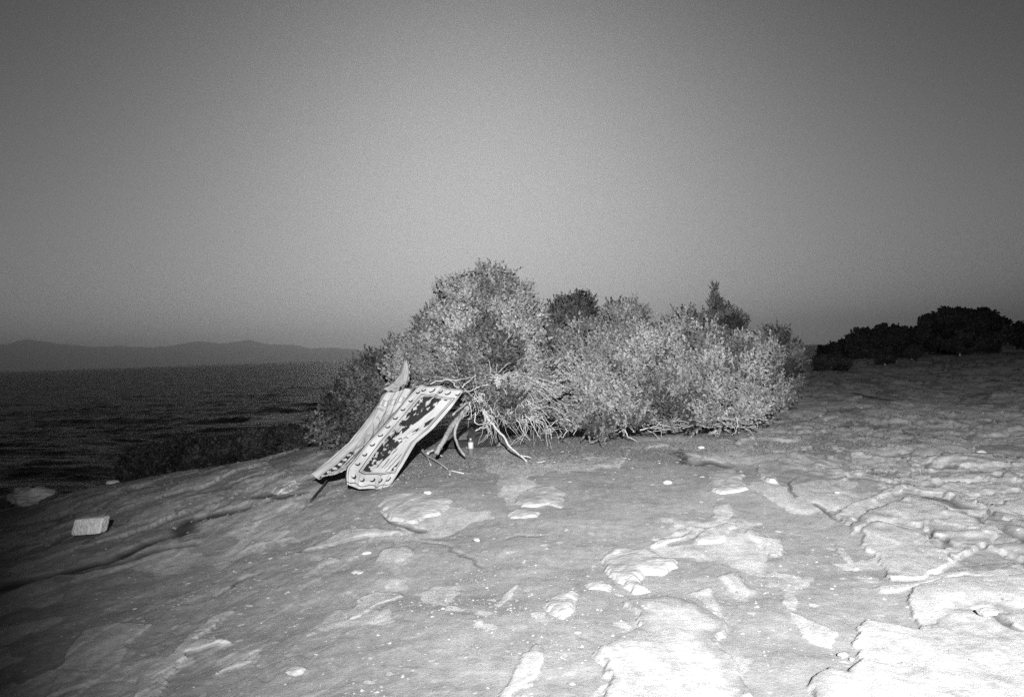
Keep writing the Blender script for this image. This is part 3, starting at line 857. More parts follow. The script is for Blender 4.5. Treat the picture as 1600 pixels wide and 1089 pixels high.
for k, (px, py, rx, ry, Yd, lb) in enumerate(SM):
    Ls = [lob(px, py + 3, ry, Yd, rx=rx), lob(px - rx * .4, py + ry * .5, ry * .7, Yd, rx=rx * .5), lob(px + rx * .4, py + ry * .5, ry * .7, Yd, rx=rx * .5)]
    plant('cushion_bush', lb, 'bush', at(px, py + ry + 2, Yd), Ls, 2600 if k == 0 else 900, 70 + k, M_scrub_shade, None, twigs=0, trunk_r=.03, leaf=.06, wid=.03, per=12, floor=False, plen=(.06, .12), inner=.5)

# ------------------------------------------------------------------ bare branches and driftwood
rgb = np.random.default_rng(7)
def br(bag, pts, r0, r1, n=10, amp=.012):
    P = np.array([at(a, b_, Y) for a, b_, Y in pts])
    bag.tube(wiggle(P, n, amp, rgb), np.linspace(r0, r1, n), 6)
    return P
# dead limbs of the tallest juniper (its parts)
lb = Bag()
br(lb, [(746,622,10.9),(756,640,10.8),(763,652,10.7),(776,668,10.6),(787,680,10.5),(797,698,10.4),(812,711,10.3),(826,722,10.2)], .021, .011, 22, .014)
br(lb, [(812,711,10.3),(820,712,10.25),(830,715,10.2)], .012, .006, 5)
o = lb.build('dead_limb', M_twig, jA); o['label'] = 'long bleached limb reaching down to the soil'
lb = Bag()
br(lb, [(738,628,11.0),(722,648,10.8),(708,664,10.6),(694,688,10.4),(682,708,10.2)], .050, .030, 14, .025)
br(lb, [(726,640,10.8),(713,664,10.6),(711,682,10.5),(716,695,10.4),(724,711,10.25)], .024, .014, 14, .015)
br(lb, [(745,625,11),(728,632,10.7),(715,642,10.55),(705,650,10.4)], .026, .012, 10, .02)
lb.build('leaning_stem', M_bark, jA)
nodes = [(745,620,10.75), (776,594,10.6), (800,600,10.6), (760,640,10.7), (820,640,10.6)]
tw = Bag()
for k in range(150):
    nx, ny, nY = nodes[k % len(nodes)]
    a = rgb.uniform(-0.15, math.pi * 0.62) if k % 4 else rgb.uniform(-2.2, 2.6)
    ln = rgb.uniform(18, 95)
    p1 = (nx + ln * .45 * math.cos(a - .35), ny + ln * .45 * math.sin(a - .35), nY - .06)
    p2 = (nx + ln * math.cos(a), min(ny + ln * math.sin(a), 694), nY - .12 + rgb.uniform(-.1, .1))
    br(tw, [(nx + rgb.normal(0, 5), ny + rgb.normal(0, 5), nY), p1, p2], rgb.uniform(.0025, .0055), .0015, 12, .03)
for pts in ([(735,628),(736,645),(736,654),(731,655)], [(743,645),(741,658),(746,661),(764,660),(767,655)], [(743,673),(756,669),(770,661)],
            [(776,594),(800,605),(830,630),(860,650)], [(790,640),(802,645),(812,665),(822,680),(830,690)], [(762,600),(740,608),(720,612)],
            [(716,608),(708,598),(698,592)], [(672,600),(690,594),(712,592),(735,592)], [(722,606),(732,596),(745,585)], [(765,640),(775,648),(775,652)], [(795,612),(815,630),(830,660),(845,682)]):
    br(tw, [(a, b_, 10.6 - .02 * i) for i, (a, b_) in enumerate(pts)], .008, .003, 16, .016)
tw.build('bare_twigs', M_twig, jA)

# roots under the middle juniper, its parts
rb = Bag()
ctr = (936, 656, 11.6)
def groundpt(px, py):
    p = hit(px, py); return p
for pts in ([(936,656),(930,670),(926,686)], [(936,656),(934,672),(938,690),(944,694)], [(938,658),(948,664),(954,675)], [(932,658),(915,655),(902,664),(898,676)],
            [(936,658),(960,652),(978,660),(992,672)], [(900,662),(886,655),(872,656),(862,664),(850,668)], [(880,660),(886,670),(880,680),(876,684)], [(975,668),(982,682),(996,690)],
            [(862,664),(858,674),(862,684)], [(1150,652),(1152,662),(1149,674)], [(1000,672),(1020,668),(1035,660)], [(905,640),(920,648),(936,656)], [(960,640),(945,648),(936,656)], [(930,630),(935,645),(936,656)]):
    br(rb, [(a, b_, 11.45 - .05 * i) for i, (a, b_) in enumerate(pts)], .011, .004, 16, .02)
for k in range(70):
    px = rgb.uniform(860, 1180); py = rgb.uniform(650, 672)
    a = rgb.uniform(-.4, 3.5); ln = rgb.uniform(12, 34)
    br(rb, [(px, py, 11.6), (px + ln * .5 * math.cos(a - .3), py + ln * .25 * math.sin(a - .3), 11.5), (px + ln * math.cos(a), min(py + ln * .5 * math.sin(a), 684), 11.4)], .007, .003, 7, .012)
jC = [o_ for o_ in bpy.data.objects if o_.get('label', '').startswith('rounded pale juniper')][0]
rb.build('bare_roots', M_twig, jC)

def loose_branch(name, label, lines, r0, r1, mat):
    b_ = Bag()
    first = None
    for pts in lines:
        P = []
        for i, (px, py, dz) in enumerate(pts):
            p = hit(px, py); p = p.copy(); p[2] = gz(p[0], p[1])[0] + dz; P.append(p)
        P = np.array(P)
        # keep it where the photo shows it: slide back along the sight line for raised points
        b_.tube(wiggle(P, 10, .008, rgb), np.linspace(r0, r1, 10), 6)
        if first is None: first = P[0]
    o_ = b_.build(name, mat); recentre(o_, first); tag(o_, label, 'branch'); return o_

loose_branch('fallen_branch', 'pale forked dead branch lying on the soil right of the front cloth',
             [[(652,700,.10),(665,712,.06),(677,720,.05),(690,727,.04),(702,735,.02),(712,737,.02),(724,738,.015)], [(702,735,.02),(704,742,.015)], [(668,712,.06),(676,708,.08),(690,716,.04)],
              [(655,702,.1),(668,716,.03),(673,724,.02)], [(660,706,.06),(657,700,.12),(664,697,.16)]], .022, .008, M_twig)
loose_branch('twig', 'short crooked pale twig on the soil right of the long bleached limb', [[(838,722,.012),(846,723,.02),(852,722,.012),(858,719,.015)], ], .008, .005, M_twig)
loose_branch('twig', 'curled pale twig on the soil below the middle juniper roots', [[(878,692,.02),(886,693,.03),(890,700,.02),(889,706,.012)], ], .008, .005, M_twig)
loose_branch('stick', 'thin dark stick leaning out from under the rear cloth', [[(519,746,.10),(503,764,.05),(484,787,.02)], ], .016, .010, noisy_mat('dark_wood', .02, .04, 20))

# ------------------------------------------------------------------ slabs and stones
def slab(px_poly, h, label, name='rock_slab', mat=None, dome=.5, seed=1, cat='rock', group=None, res=None, edge=.3, tilt=0.0):
    h *= .6; dome *= .35
    P = hitl(px_poly)[:, :2]
    lo, hi = P.min(0) - .05, P.max(0) + .05
    sc = math.sqrt((hi - lo).prod())
    n = 90
    xs = np.linspace(lo[0], hi[0], n); ys = np.linspace(lo[1], hi[1], n)
    XX, YY = np.meshgrid(xs, ys); x, y = XX.ravel(), YY.ravel()
    k = 3.0 / sc
    d = poly_sd(x, y, P) + .07 * sc * (fbm(x * k * 2.2, y * k * 2.2, 5, seed, .6) - .5)
    e = edge * sc * .4
    prof = .65 * sstep(-.004, .03, d) + .35 * sstep(-.004, e, d)
    gzv = surf(x, y)
    top = gzv + h * prof * (.85 + .3 * (fbm(x * k * 1.3, y * k * 1.3, 5, seed + 3, .6) - .5)) + dome * h * sstep(0, sc * .4, d) + tilt * (y - lo[1]) * prof
    top = top + .012 * (fbm(x * 14, y * 9, 4, seed + 9) - .5) * prof
    ctr_ = np.array([x[d > 0].mean(), y[d > 0].mean()])
    top = np.where(d > -.01, top, gzv - .05)
    V1 = np.stack([x, y, top], -1)
    keepv = d > -.02
    i = (np.arange(n - 1)[:, None] * n + np.arange(n - 1)[None, :]).ravel()
    Q = np.stack([i, i + 1, i + 1 + n, i + n], -1)
    Q = Q[keepv[Q].all(1)]
    used = np.unique(Q); mp = -np.ones(n * n, int); mp[used] = np.arange(len(used))
    V1 = V1[used]; Q = mp[Q]
    # underside
    V2 = V1.copy(); V2[:, 2] = np.minimum(gzv[used] - .06, V1[:, 2] - .02)
    m_ = len(V1)
    E = np.vstack([Q[:, [0, 1]], Q[:, [1, 2]], Q[:, [2, 3]], Q[:, [3, 0]]])
    key = {}
    for a, b_ in E: key[(a, b_)] = 1
    bd = np.array([(a, b_) for a, b_ in key if (b_, a) not in key])
    S = np.stack([bd[:, 1], bd[:, 0], bd[:, 0] + m_, bd[:, 1] + m_], -1)
    o_ = mesh_obj(name, np.vstack([V1, V2]), np.vstack([Q, Q[:, ::-1] + m_, S]), mat or M_slab)
    recentre(o_, (ctr_[0], ctr_[1], float(gz(*ctr_)[0])))
    return tag(o_, label, cat, group)

slab([(592,790),(597,779),(623,771),(650,769),(690,773),(707,780),(700,790),(689,800),(665,806),(652,816),(642,816),(610,811),(597,800)], .075, 'broad flat pale slab just below the front printed cloth', seed=101, dome=.6)
slab([(803,782),(815,766),(836,758),(868,758),(884,766),(880,780),(878,792),(855,786),(840,791),(815,790)], .05, 'low tilted pale slab right of the slab below the cloths', seed=102)
slab([(794,800),(806,794),(830,797),(845,800),(838,806),(815,808),(796,807)], .035, 'thin pale plate at the lower left tip of the tilted slab', seed=103)
slab([(941,870),(955,860),(972,853),(990,857),(1011,855),(1030,862),(1046,874),(1058,873),(1058,884),(1035,896),(1008,896),(1002,905),(1012,922),(990,928),(975,918),(955,902),(945,888)], .08, 'bright flat slab with a pointed lower tail in the middle foreground', seed=104, edge=.2)
slab([(849,952),(860,940),(880,932),(900,924),(903,932),(898,945),(899,960),(880,973),(862,966)], .06, 'rounded bright slab left of the big foreground rock sheet', seed=105)
slab([(1105,738),(1122,736),(1145,735),(1163,744),(1159,754),(1170,768),(1150,772),(1127,774),(1111,768)], .06, 'squarish pale slab below the right end of the juniper row', seed=106)
slab([(1184,726),(1190,727),(1197,740),(1217,751),(1216,758),(1200,757),(1188,750),(1181,740)], .08, 'small crescent-shaped slab standing right of the squarish slab', seed=107, edge=.15)
slab([(914,913),(925,908),(945,908),(955,916),(952,925),(935,922),(920,922)], .03, 'faint low slab between the rounded slab and the bright tailed slab', seed=108)
slab([(422,764),(435,762),(455,752),(468,752),(462,762),(448,768),(430,770)], .06, 'narrow pale slab on the slope left of the cloths', seed=109)
pl, pr_ = hit(104, 837), hit(154, 834)
wv_ = pr_ - pl; wl_ = np.linalg.norm(wv_[:2]); ux = wv_ / wl_; uy = np.array([-ux[1], ux[0], 0])
hB = 25 * pl[1] / FOC
n = 14
Vb, Fb = [], []
gu, gv = np.meshgrid(np.linspace(-1, 1, n), np.linspace(-1, 1, n))
for ax_, sg in ((0, 1), (0, -1), (1, 1), (1, -1), (2, 1), (2, -1)):
    c3 = [gu, gv]; c3.insert(ax_, np.full(gu.shape, float(sg)))
    pts3 = np.stack(c3, -1).reshape(-1, 3)
    ln_ = (np.abs(pts3) ** 9).sum(1, keepdims=True) ** (1 / 9.)
    pts3 = pts3 / ln_
    i_ = (np.arange(n - 1)[:, None] * n + np.arange(n - 1)[None, :]).ravel() + len(Vb) * n * n
    q_ = np.stack([i_, i_ + 1, i_ + 1 + n, i_ + n], -1)
    if (sg > 0) != (ax_ != 1): q_ = q_[:, ::-1]
    Vb.append(pts3); Fb.append(q_)
Vb = np.vstack(Vb)
Vb = Vb * (1 + .10 * (fbm(Vb[:, 0] * 1.7 + 3 + Vb[:, 2], Vb[:, 1] * 1.7 + Vb[:, 2] * 1.3, 4, 4) - .5)[:, None])
lean = .05 * Vb[:, 2]
mid = (pl + pr_) / 2 + uy * .13
Wb = mid + ux * ((Vb[:, 0] + lean) * wl_ * .46)[:, None] + uy * (Vb[:, 1] * .07 + .02 * Vb[:, 2])[:, None] + np.array([0, 0, 1.]) * ((Vb[:, 2] + .85) * hB / 2)[:, None]
blk = mesh_obj('stone_block', Wb, np.vstack(Fb), noisy_mat('white_block_stone', 0.5, 0.85, 16, bump=.8, bscale=40, dist=.03))
recentre(blk, mid); tag(blk, 'white blocky stone alone on the dark left slope', 'stone')

def stone(px, py, wpx, hpx, label, mat, seed, name='stone', group=None, flat=.7, cat='stone', rough=.35, aspect=.8):
    p = hit(px, py + hpx / 2); k = p[1] / FOC
    a = wpx * k / 2; h = hpx * k / 2 * 1.05
    rg = np.random.default_rng(seed)
    nu, nv = (72, 40) if rough > .8 else (26, 14)
    U, Vv = np.meshgrid(np.linspace(0, 2 * math.pi, nu, endpoint=False), np.linspace(-math.pi / 2, math.pi / 2, nv))
    dx, dy, dz = np.cos(Vv) * np.cos(U), np.cos(Vv) * np.sin(U), np.sin(Vv)
    # angular faceting: cut by random planes
    rr = np.ones(dx.shape)
    for _ in range(9):
        nn = rg.normal(0, 1, 3); nn /= np.linalg.norm(nn)
        dd = dx * nn[0] + dy * nn[1] + dz * nn[2]
        cut = rg.uniform(.68, .92)
        rr = np.where(dd > 1e-3, np.minimum(rr, cut / np.maximum(dd, 1e-3)), rr)
    rr = rr * (1 + rough * (fbm(dx * 2 + seed, dz * 2 + dy * 1.3, 4, seed) - .5))
    q = float(gz(p[0], p[1])[0])
    x = p[0] + a * rr * dx; y = p[1] + a * aspect * rr * dy; z = q + h * flat * .8 + h * .85 * rr * dz
    V = np.stack([x.ravel(), y.ravel(), z.ravel()], -1)
    F = []
    for v in range(nv - 1):
        for u in range(nu):
            u2 = (u + 1) % nu
            F.append((v * nu + u, v * nu + u2, (v + 1) * nu + u2, (v + 1) * nu + u))
    o_ = mesh_obj(name, V, np.array(F), mat)
    recentre(o_, (p[0], p[1], q))
    return tag(o_, label, cat, group)

stone(46, 765, 76, 38, 'rough pale boulder at the left edge of the picture above the sea', M_stone_g, 5, 'boulder', cat='boulder', rough=.9)
stone(1543, 957, 32, 17, 'rounded pale stone lying on the rock sheet at the lower right', M_pebble, 6)
stone(1533, 693, 15, 9, 'small bright white stone far out on the right-hand rock', M_stone_w, 7)
stone(668, 766, 14, 9, 'small pale stone on the back edge of the slab below the cloths', M_stone_w, 8)
stone(462, 1042, 36, 14, 'low pale stone at the bottom left of the picture, alone on the soil', M_pebble, 9, flat=.4)
stone(1317, 1016, 17, 11, 'small stone in the soil pocket beside the lower right rock sheet', M_pebble, 10)
stone(1331, 1024, 9, 7, 'tiny stone right beside the small one in the soil pocket', M_pebble, 12)
stone(1043, 752, 16, 8, 'small whitish stone in the open soil left of the squarish slab', M_stone_w, 13)
stone(1308, 766, 11, 5, 'small pale chip in the smooth soil hollow at the right', M_stone_w, 14)
stone(1096, 698, 12, 6, 'little pale stone below the right-hand juniper', M_stone_w, 15)
stone(175, 744, 22, 9, 'grey stone at the foot of the brink, left of the dark hedge', M_stone_g, 16)
stone(745, 838, 14, 9, 'single small pale stone in the middle of the soil below the slabs', M_pebble, 17)
stone(560, 893, 22, 8, 'flat little pale stone left of centre on the soil', M_pebble, 18, flat=.4)
stone(572, 862, 18, 6, 'thin pale stone under the long pale rock rib', M_stone_w, 19, flat=.4)
# loose pale stones strewn over the slope
rs = np.random.default_rng(21)
spots = []
while len(spots) < 130:
    u = rs.random()
    if u < .6:
        w_ = rs.uniform(0, 1); px = 180 + 420 * w_ + rs.normal(0, 40); py = 945 - 85 * w_ + rs.normal(0, 26)
        if rs.random() < .3: px, py = rs.uniform(120, 700), rs.uniform(820, 1040)
    elif u < .7: px, py = rs.uniform(860, 1120), rs.uniform(715, 800)
    elif u < .85: px, py = rs.uniform(1180, 1300), rs.uniform(890, 1060)
    else: px, py = rs.uniform(260, 560), rs.uniform(725, 830)
    spots.append((px, py))
proto = []
for k, (px, py) in enumerate(spots):
    s = 2.2 + 5.2 * rs.random() ** 2.2 * (1 + max(0, py - 850) / 500)
    if k < 6:
        proto.append(stone(px, py, s * 1.3, s * .5, 'small loose pale stone strewn on the open soil', M_pebble, 200 + k, 'loose_stone', 'small loose stones strewn over the soil', flat=.35, rough=.6, aspect=[.5,.8,.4,.65,.9,.55][k]))
        proto[-1]['w'] = s * 1.3 * hit(px, py)[1]
    else:
        src = proto[k % 6]; o_ = src.copy()
        p = hit(px, py); f = s * 1.3 * p[1] / src['w']
        o_.location = (p[0], p[1], float(gz(p[0], p[1])[0]))
        o_.rotation_euler = (0, 0, rs.uniform(0, 6.28)); o_.scale = (f, f, f)
        scene.collection.objects.link(o_)
for o_ in proto: pass
for o_ in proto:
    del o_['w']

# ------------------------------------------------------------------ printed cloths
def cloth_mat():
    m, nt, b = mat_new('printed_cotton')
    N, L = nt.nodes, nt.links
    a = N.new('ShaderNodeAttribute'); a.attribute_name = 'mask'
    tc = N.new('ShaderNodeTexCoord')
    n = N.new('ShaderNodeTexNoise'); n.inputs['Scale'].default_value = 160; n.inputs['Detail'].default_value = 3
    L.new(tc.outputs['Object'], n.inputs['Vector'])
    bp = N.new('ShaderNodeBump'); bp.inputs['Strength'].default_value = .4; bp.inputs['Distance'].default_value = .004
    L.new(n.outputs['Fac'], bp.inputs['Height']); L.new(bp.outputs[0], b.inputs['Normal'])
    L.new(a.outputs['Color'], b.inputs['Base Color'])
    b.inputs['Roughness'].default_value = .9; b.inputs['Specular IOR Level'].default_value = .1
    return m
M_cloth = cloth_mat()

def edge(pts, n):
    P = np.array([at(*p) for p in pts])
    d = np.concatenate([[0], np.cumsum(np.linalg.norm(np.diff(P, axis=0), axis=1))]); d /= d[-1]
    t = np.linspace(0, 1, n)
    out = np.stack([np.interp(t, d, P[:, k]) for k in range(3)], -1)
    for _ in range(max(1, n // 40)):      # round the corners of the polyline
        out[1:-1] = (out[:-2] + out[1:-1] * 2 + out[2:]) / 4
    return out

def cloth(name, top, bottom, left, right, nu, nv, paint, label, group, wr=.012, seed=0):
    Tp, Bt = edge(top, nu), edge(bottom, nu); Lf, Rt = edge(left, nv), edge(right, nv)
    u = np.linspace(0, 1, nu)[None, :, None]; v = np.linspace(0, 1, nv)[:, None, None]
    P = (1 - v) * Tp[None] + v * Bt[None] + (1 - u) * Lf[:, None] + u * Rt[:, None] \
        - ((1 - u) * (1 - v) * Tp[0] + u * (1 - v) * Tp[-1] + (1 - u) * v * Bt[0] + u * v * Bt[-1])
    U, Vv = np.meshgrid(np.linspace(0, 1, nu), np.linspace(0, 1, nv))
    du = np.gradient(P, axis=1); dv = np.gradient(P, axis=0)
    nn = np.cross(du, dv); nn /= np.linalg.norm(nn, axis=-1, keepdims=True) + 1e-9
    env = .45 + .55 * np.sin(np.pi * np.clip(U, 0, 1)) ** .5
    V_off = seed * 1.3
    w = wr * (fbm(U * 4 + seed, Vv * 1.6, 3, seed) - .5) * 4 + wr * .6 * np.sin(U * 9 + Vv * 3 + 3 * fbm(U * 2, Vv * 3, 2, seed + 1))
    cr = 1 - np.abs(2 * fbm(U * 5 + V_off + Vv * 1.5, Vv * 2.4 - U * 1.2, 4, seed + 31) - 1)
    w = w + .020 * np.sin(U * 15 + 2.5 * fbm(U * 2, Vv * 2, 3, seed + 41) * 3) * (.35 + .65 * np.abs(2 * Vv - 1) ** 1.5) + .030 * (cr - .7) + .010 * (fbm(U * 9, Vv * 12, 3, seed + 33) - .5)
    sag = -.09 * np.sin(np.pi * U) * np.sin(np.pi * Vv)
    P = P + nn * (w * env + sag * np.sign(nn[..., 2:3].mean() or 1))[..., None]
    col = paint(U, Vv)
    c4 = np.ones((nu * nv, 4)); c4[:, :3] = col.reshape(-1, 1)
    i = (np.arange(nv - 1)[:, None] * nu + np.arange(nu - 1)[None, :]).ravel()
    Q = np.stack([i, i + 1, i + 1 + nu, i + nu], -1)
    V = P.reshape(-1, 3)
    th = (nn * .003).reshape(-1, 3)
    b0 = np.concatenate([np.arange(nu), np.arange(1, nv) * nu + nu - 1, (nv - 1) * nu + np.arange(nu - 2, -1, -1), np.arange(nv - 2, 0, -1) * nu])
    b1 = np.roll(b0, -1); m_ = nu * nv
    S = np.stack([b1, b0, b0 + m_, b1 + m_], -1)
    o_ = mesh_obj(name, np.vstack([V + th, V - th]), np.vstack([Q, Q[:, ::-1] + m_, S]), M_cloth, col=np.vstack([c4, c4]))
    recentre(o_, P[-1, 0])
    return tag(o_, label, 'cloth', group)

LT, DKC = .29, .016
def put(c, msk, val): return np.where(msk, val, c)
def paint_front(U, V):
    c = np.full(U.shape, LT) * (.72 + .5 * fbm(U * 3, V * 6, 5, 3, .65))
    W, H = .75, 1.85
    x, y = U * W, V * H
    # printed edge lines; the leftmost also paints in the shaded gap between cloths
    c = put(c, (x < .014) | ((x > .030) & (x < .036)), DKC)
    c = put(c, (y < .012) | ((y > .022) & (y < .027)), DKC * 2)
    c = put(c, ((y > H - .045 + .012 * np.sin(x * 30)) & (y < H - .034 + .012 * np.sin(x * 30))), DKC)
    # border beads: a dark printed crescent round a pale disc
    def bead(cx, cy, r):
        nonlocal c
        d1 = np.hypot(x - cx, y - cy); d2 = np.hypot(x - cx + r * .42, y - cy + r * .42)
        c = put(c, (d1 < r) & (d2 > r * .78), DKC)
    for k in range(9): bead(.095, .16 + k * .172, .033)
    for k in range(5): bead(.10 + k * .135 + .05, .085, .036)
    for k in range(5): bead(.12 + k * .13, H - .125, .036)
    # inner frame
    ix0, ix1, iy0, iy1 = .165, W - .06, .155, H - .215
    ins = (x > ix0) & (x < ix1) & (y > iy0) & (y < iy1)
    fr = np.minimum(np.minimum(x - ix0, ix1 - x), np.minimum(y - iy0, iy1 - y))
    c = put(c, ins & (fr < .012), DKC)
    c = put(c, ins & (fr > .026) & (fr < .033), DKC)
    core = ins & (fr > .042)
    # dark ground breaking up into blots and strokes down the cloth
    n1 = fbm(x * 16, y * 10, 4, 71, .6); n2 = fbm(x * 34, y * 22, 3, 72)
    diag = (x - ix0) / (ix1 - ix0) * .9 + (y - iy0) * .62           # dark in the upper left, light lower right
    c = put(c, core & (n1 > .36 + .15 * np.clip(diag - .35, 0, 2)) & (n1 + .25 * n2 > .46 + .1 * diag) & (diag < 1.15), DKC)
    blot = vnoise(x * 22 + 5, y * 17, 73)
    c = put(c, core & (blot > .74) & (diag > .5) & (diag < 1.15) & (x < .48), DKC)
    tri = core & (np.abs(x - .52 - .08 * np.sin(y * 5)) < .08 - .06 * np.abs(y - .5)) & (y > .22) & (y < .95)
    c = put(c, tri, LT)
    s1 = np.abs(np.sin((x * 1.0 + y * .30) * 46 + 2.2 * fbm(x * 5, y * 4, 3, 75)))
    low = core & (y > 1.02)
    c = put(c, low & (s1 < .26) & (fbm(x * 7, y * 5, 3, 76) > .47), DKC)
    cor = low & (np.minimum(x - ix0, 9) + (iy1 - y) * .8 < .19) & (n2 > .42)
    c = put(c, cor, DKC)
    cor2 = low & ((ix1 - x) + (iy1 - y) * .5 < .14) & (n2 > .45)
    c = put(c, cor2, DKC)
    return c
def paint_rear(U, V):
    W, H = .75, 1.9
    x, y = U * W, V * H
    c = np.full(U.shape, LT * .95) * (.66 + .55 * fbm(U * 3, V * 5, 5, 13, .65))
    c = put(c, (x < .012), DKC * 3)
    c = put(c, (x > .15) & (x < .158) & (y > .3), .12)
    c = put(c, ((x > .045) & (x < .058)) | ((x > .095) & (x < .101)), .10)
    c = put(c, ((x > .26) & (x < .285)) & (y > .3), .07)
    c = put(c, (x > .40) & (x < .41) & (y > .3), .10)
    band = (y > .15) & (y < .24)
    c = put(c, band, .17 + .13 * (np.sin(x * 95) > .1))
    c = put(c, ((y > .145) & (y < .152)) | ((y > .238) & (y < .248)), .13)
    c = put(c, band & (x < .10), .14)
    c = put(c, (y > .29) & (y < .33) & (x > .1) & (x < .22), .16)
    row = (x > .17) & (x < .245) & (y > 1.22) & (y < H - .02)
    c = put(c, row, DKC)
    for k in range(6):
        c = put(c, np.hypot(x - .208, y - (1.30 + k * .105)) < .029, LT)
    n = fbm(x * 14, y * 7, 4, 83)
    c = put(c, (n > .55) & (x > .17) & (y > .42) & (y < 1.2), .17)
    s1 = np.abs(np.sin((x * 1.3 - y * .5) * 24 + 3 * fbm(x * 5, y * 4, 3, 85)))
    c = put(c, (s1 < .16) & (x > .17) & (y > .45) & (x < .6), .09)
    c = put(c, (x > W - .05), .10)
    return c
def paint_top(U, V):
    c = np.full(U.shape, LT * .75) * (.85 + .3 * fbm(U * 4, V * 7, 3, 23))
    c = put(c, (U > .52) & (U < .56), DKC * 2)
    c = put(c, (U > .60) & (np.sin(V * 42) > -.2), DKC)
    c = put(c, U < .03, DKC * 2)
    return c
GC = 'printed cloths tied up as a beach shelter'
fc = cloth('printed_cloth',
      top=[(656,601,10.15),(662,600,10.2),(690,603,10.3),(724,610,10.45)],
      bottom=[(540,757,8.95),(562,763,9.02),(588,765,9.12),(609,759,9.3)],
      left=[(656,601,10.15),(613,648,9.72),(571,695,9.32),(541,731,9.05),(539,743,8.98),(540,757,8.95)],
      right=[(724,610,10.45),(702,640,10.3),(676,670,10.05),(650,692,9.8),(630,726,9.52),(609,759,9.3)],
      nu=190, nv=420, paint=paint_front, label='front printed cloth with crescent beads round its border, sloping from branch to soil', group=GC, wr=.020, seed=3)
cloth('printed_cloth',
      top=[(592,622,10.5),(598,617,10.5),(625,612,10.45),(645,603,10.4),(655,595,10.38)],
      bottom=[(482,741,9.4),(500,746,9.35),(520,743,9.3),(545,733,9.28)],
      left=[(592,622,10.5),(577,648,10.3),(546,690,9.9),(512,721,9.6),(482,741,9.4)],
      right=[(655,595,10.38),(628,638,10.08),(590,688,9.68),(560,718,9.4),(545,733,9.28)],
      nu=170, nv=380, paint=paint_rear, label='rear pale cloth with a rung-patterned band, its corner dragging left on the soil', group=GC, wr=.024, seed=9)
cloth('printed_cloth',
      top=[(632,562,11.0),(636,563,11.0),(641,566,10.95)],
      bottom=[(598,609,10.6),(612,612,10.6),(632,603,10.65)],
      left=[(632,562,11.0),(625,584,10.85),(613,599,10.7),(598,609,10.6)],
      right=[(641,566,10.95),(642,582,10.85),(640,594,10.75),(632,603,10.65)],
      nu=60, nv=110, paint=paint_top, label='small upper cloth strip with dark rungs, hanging from the juniper above the rear cloth', group=GC, wr=.006, seed=15)

# what lies under the shelter
def revolve(bag, c0, axis, prof, ns=20):
    axis = np.array(axis, float); axis /= np.linalg.norm(axis)
    a = np.cross(axis, [0.3, 1, .1]); a /= np.linalg.norm(a); b_ = np.cross(axis, a)
    V = []
    for h, r_ in prof:
        for s in range(ns):
            th = 2 * math.pi * s / ns
            V.append(np.array(c0) + axis * h + r_ * (math.cos(th) * a + math.sin(th) * b_))
    F = [(k * ns + s, k * ns + (s + 1) % ns, (k + 1) * ns + (s + 1) % ns, (k + 1) * ns + s) for k in range(len(prof) - 1) for s in range(ns)]
    bag.add(V, F)
p = hit(736, 709); p[2] = gz(p[0], p[1])[0]
bt = thing('bottle', 'upright glossy bottle standing on the soil under the shelter', 'bottle', p)
mb, _, bb = mat_new('bottle_glass'); bb.inputs['Base Color'].default_value = grey(.10); bb.inputs['Roughness'].default_value = .08
mc, _, bb = mat_new('bottle_paper'); bb.inputs['Base Color'].default_value = grey(.32); bb.inputs['Roughness'].default_value = .6
q = Bag(); revolve(q, p, (0, 0, 1), [(.0, .001), (.0, .032), (.006, .036), (.185, .036), (.200, .030), (.208, .014), (.222, .013), (.223, .001)]); q.build('body', mb, bt)
q = Bag(); revolve(q, p, (0, 0, 1), [(.095, .0372), (.096, .0378), (.180, .0378), (.181, .0372)]); q.build('paper_label', mc, bt)
q = Bag(); revolve(q, p, (0, 0, 1), [(.212, .001), (.212, .0155), (.234, .0155), (.236, .001)]); q.build('cap', mc, bt)

M_dark = noisy_mat('dark_fabric', .012, .03, 20, bump=.6, bscale=14)
def lump(name, px, py, wpx, hpx, Ydelta, label, cat, mat, seed, dy=1.2):
    p = hit(px, py + hpx / 2); p = p + (p - EYE) * 0; k = p[1] / FOC
    nu, nv = 60, 30
    U, Vv = np.meshgrid(np.linspace(0, 2 * math.pi, nu, endpoint=False), np.linspace(-1.45, math.pi / 2, nv))
    cx = np.sign(np.cos(U)) * np.abs(np.cos(U)) ** .75; sy = np.sign(np.sin(U)) * np.abs(np.sin(U)) ** .75
    cc = np.cos(Vv) ** .6
    nz = 1 + .35 * (fbm(cx * 2 + seed + Vv, sy * 2 + Vv * 2, 4, seed) - .5)
    a = wpx * k / 2; h = hpx * k
    x = p[0] + a * cx * cc * nz; y = p[1] + Ydelta + a * dy * .6 * sy * cc * nz
    z = float(gz(p[0], p[1] + Ydelta)[0]) + h * (.45 + .55 * np.sin(Vv) * nz) - .01
    V = np.stack([x.ravel(), y.ravel(), z.ravel()], -1)
    F = [(v * nu + u, v * nu + (u + 1) % nu, (v + 1) * nu + (u + 1) % nu, (v + 1) * nu + u) for v in range(nv - 1) for u in range(nu)]
    o_ = mesh_obj(name, V, np.array(F), mat); recentre(o_, (p[0], p[1] + Ydelta, float(gz(p[0], p[1] + Ydelta)[0])))
    return tag(o_, label, cat)
lump('bag', 754, 686, 50, 30, .25, 'low black bag lying in the shade under the juniper behind the bottle', 'bag', M_dark, 31)
lump('blanket', 712, 698, 52, 12, .45, 'crumpled dark blanket on the soil under the shelter left of the bottle', 'blanket', M_dark, 37)
q = Bag(); pa_ = hit(752, 693); pb_ = hit(771, 691)
zt = float(gz(pa_[0], pa_[1])[0]) + .10
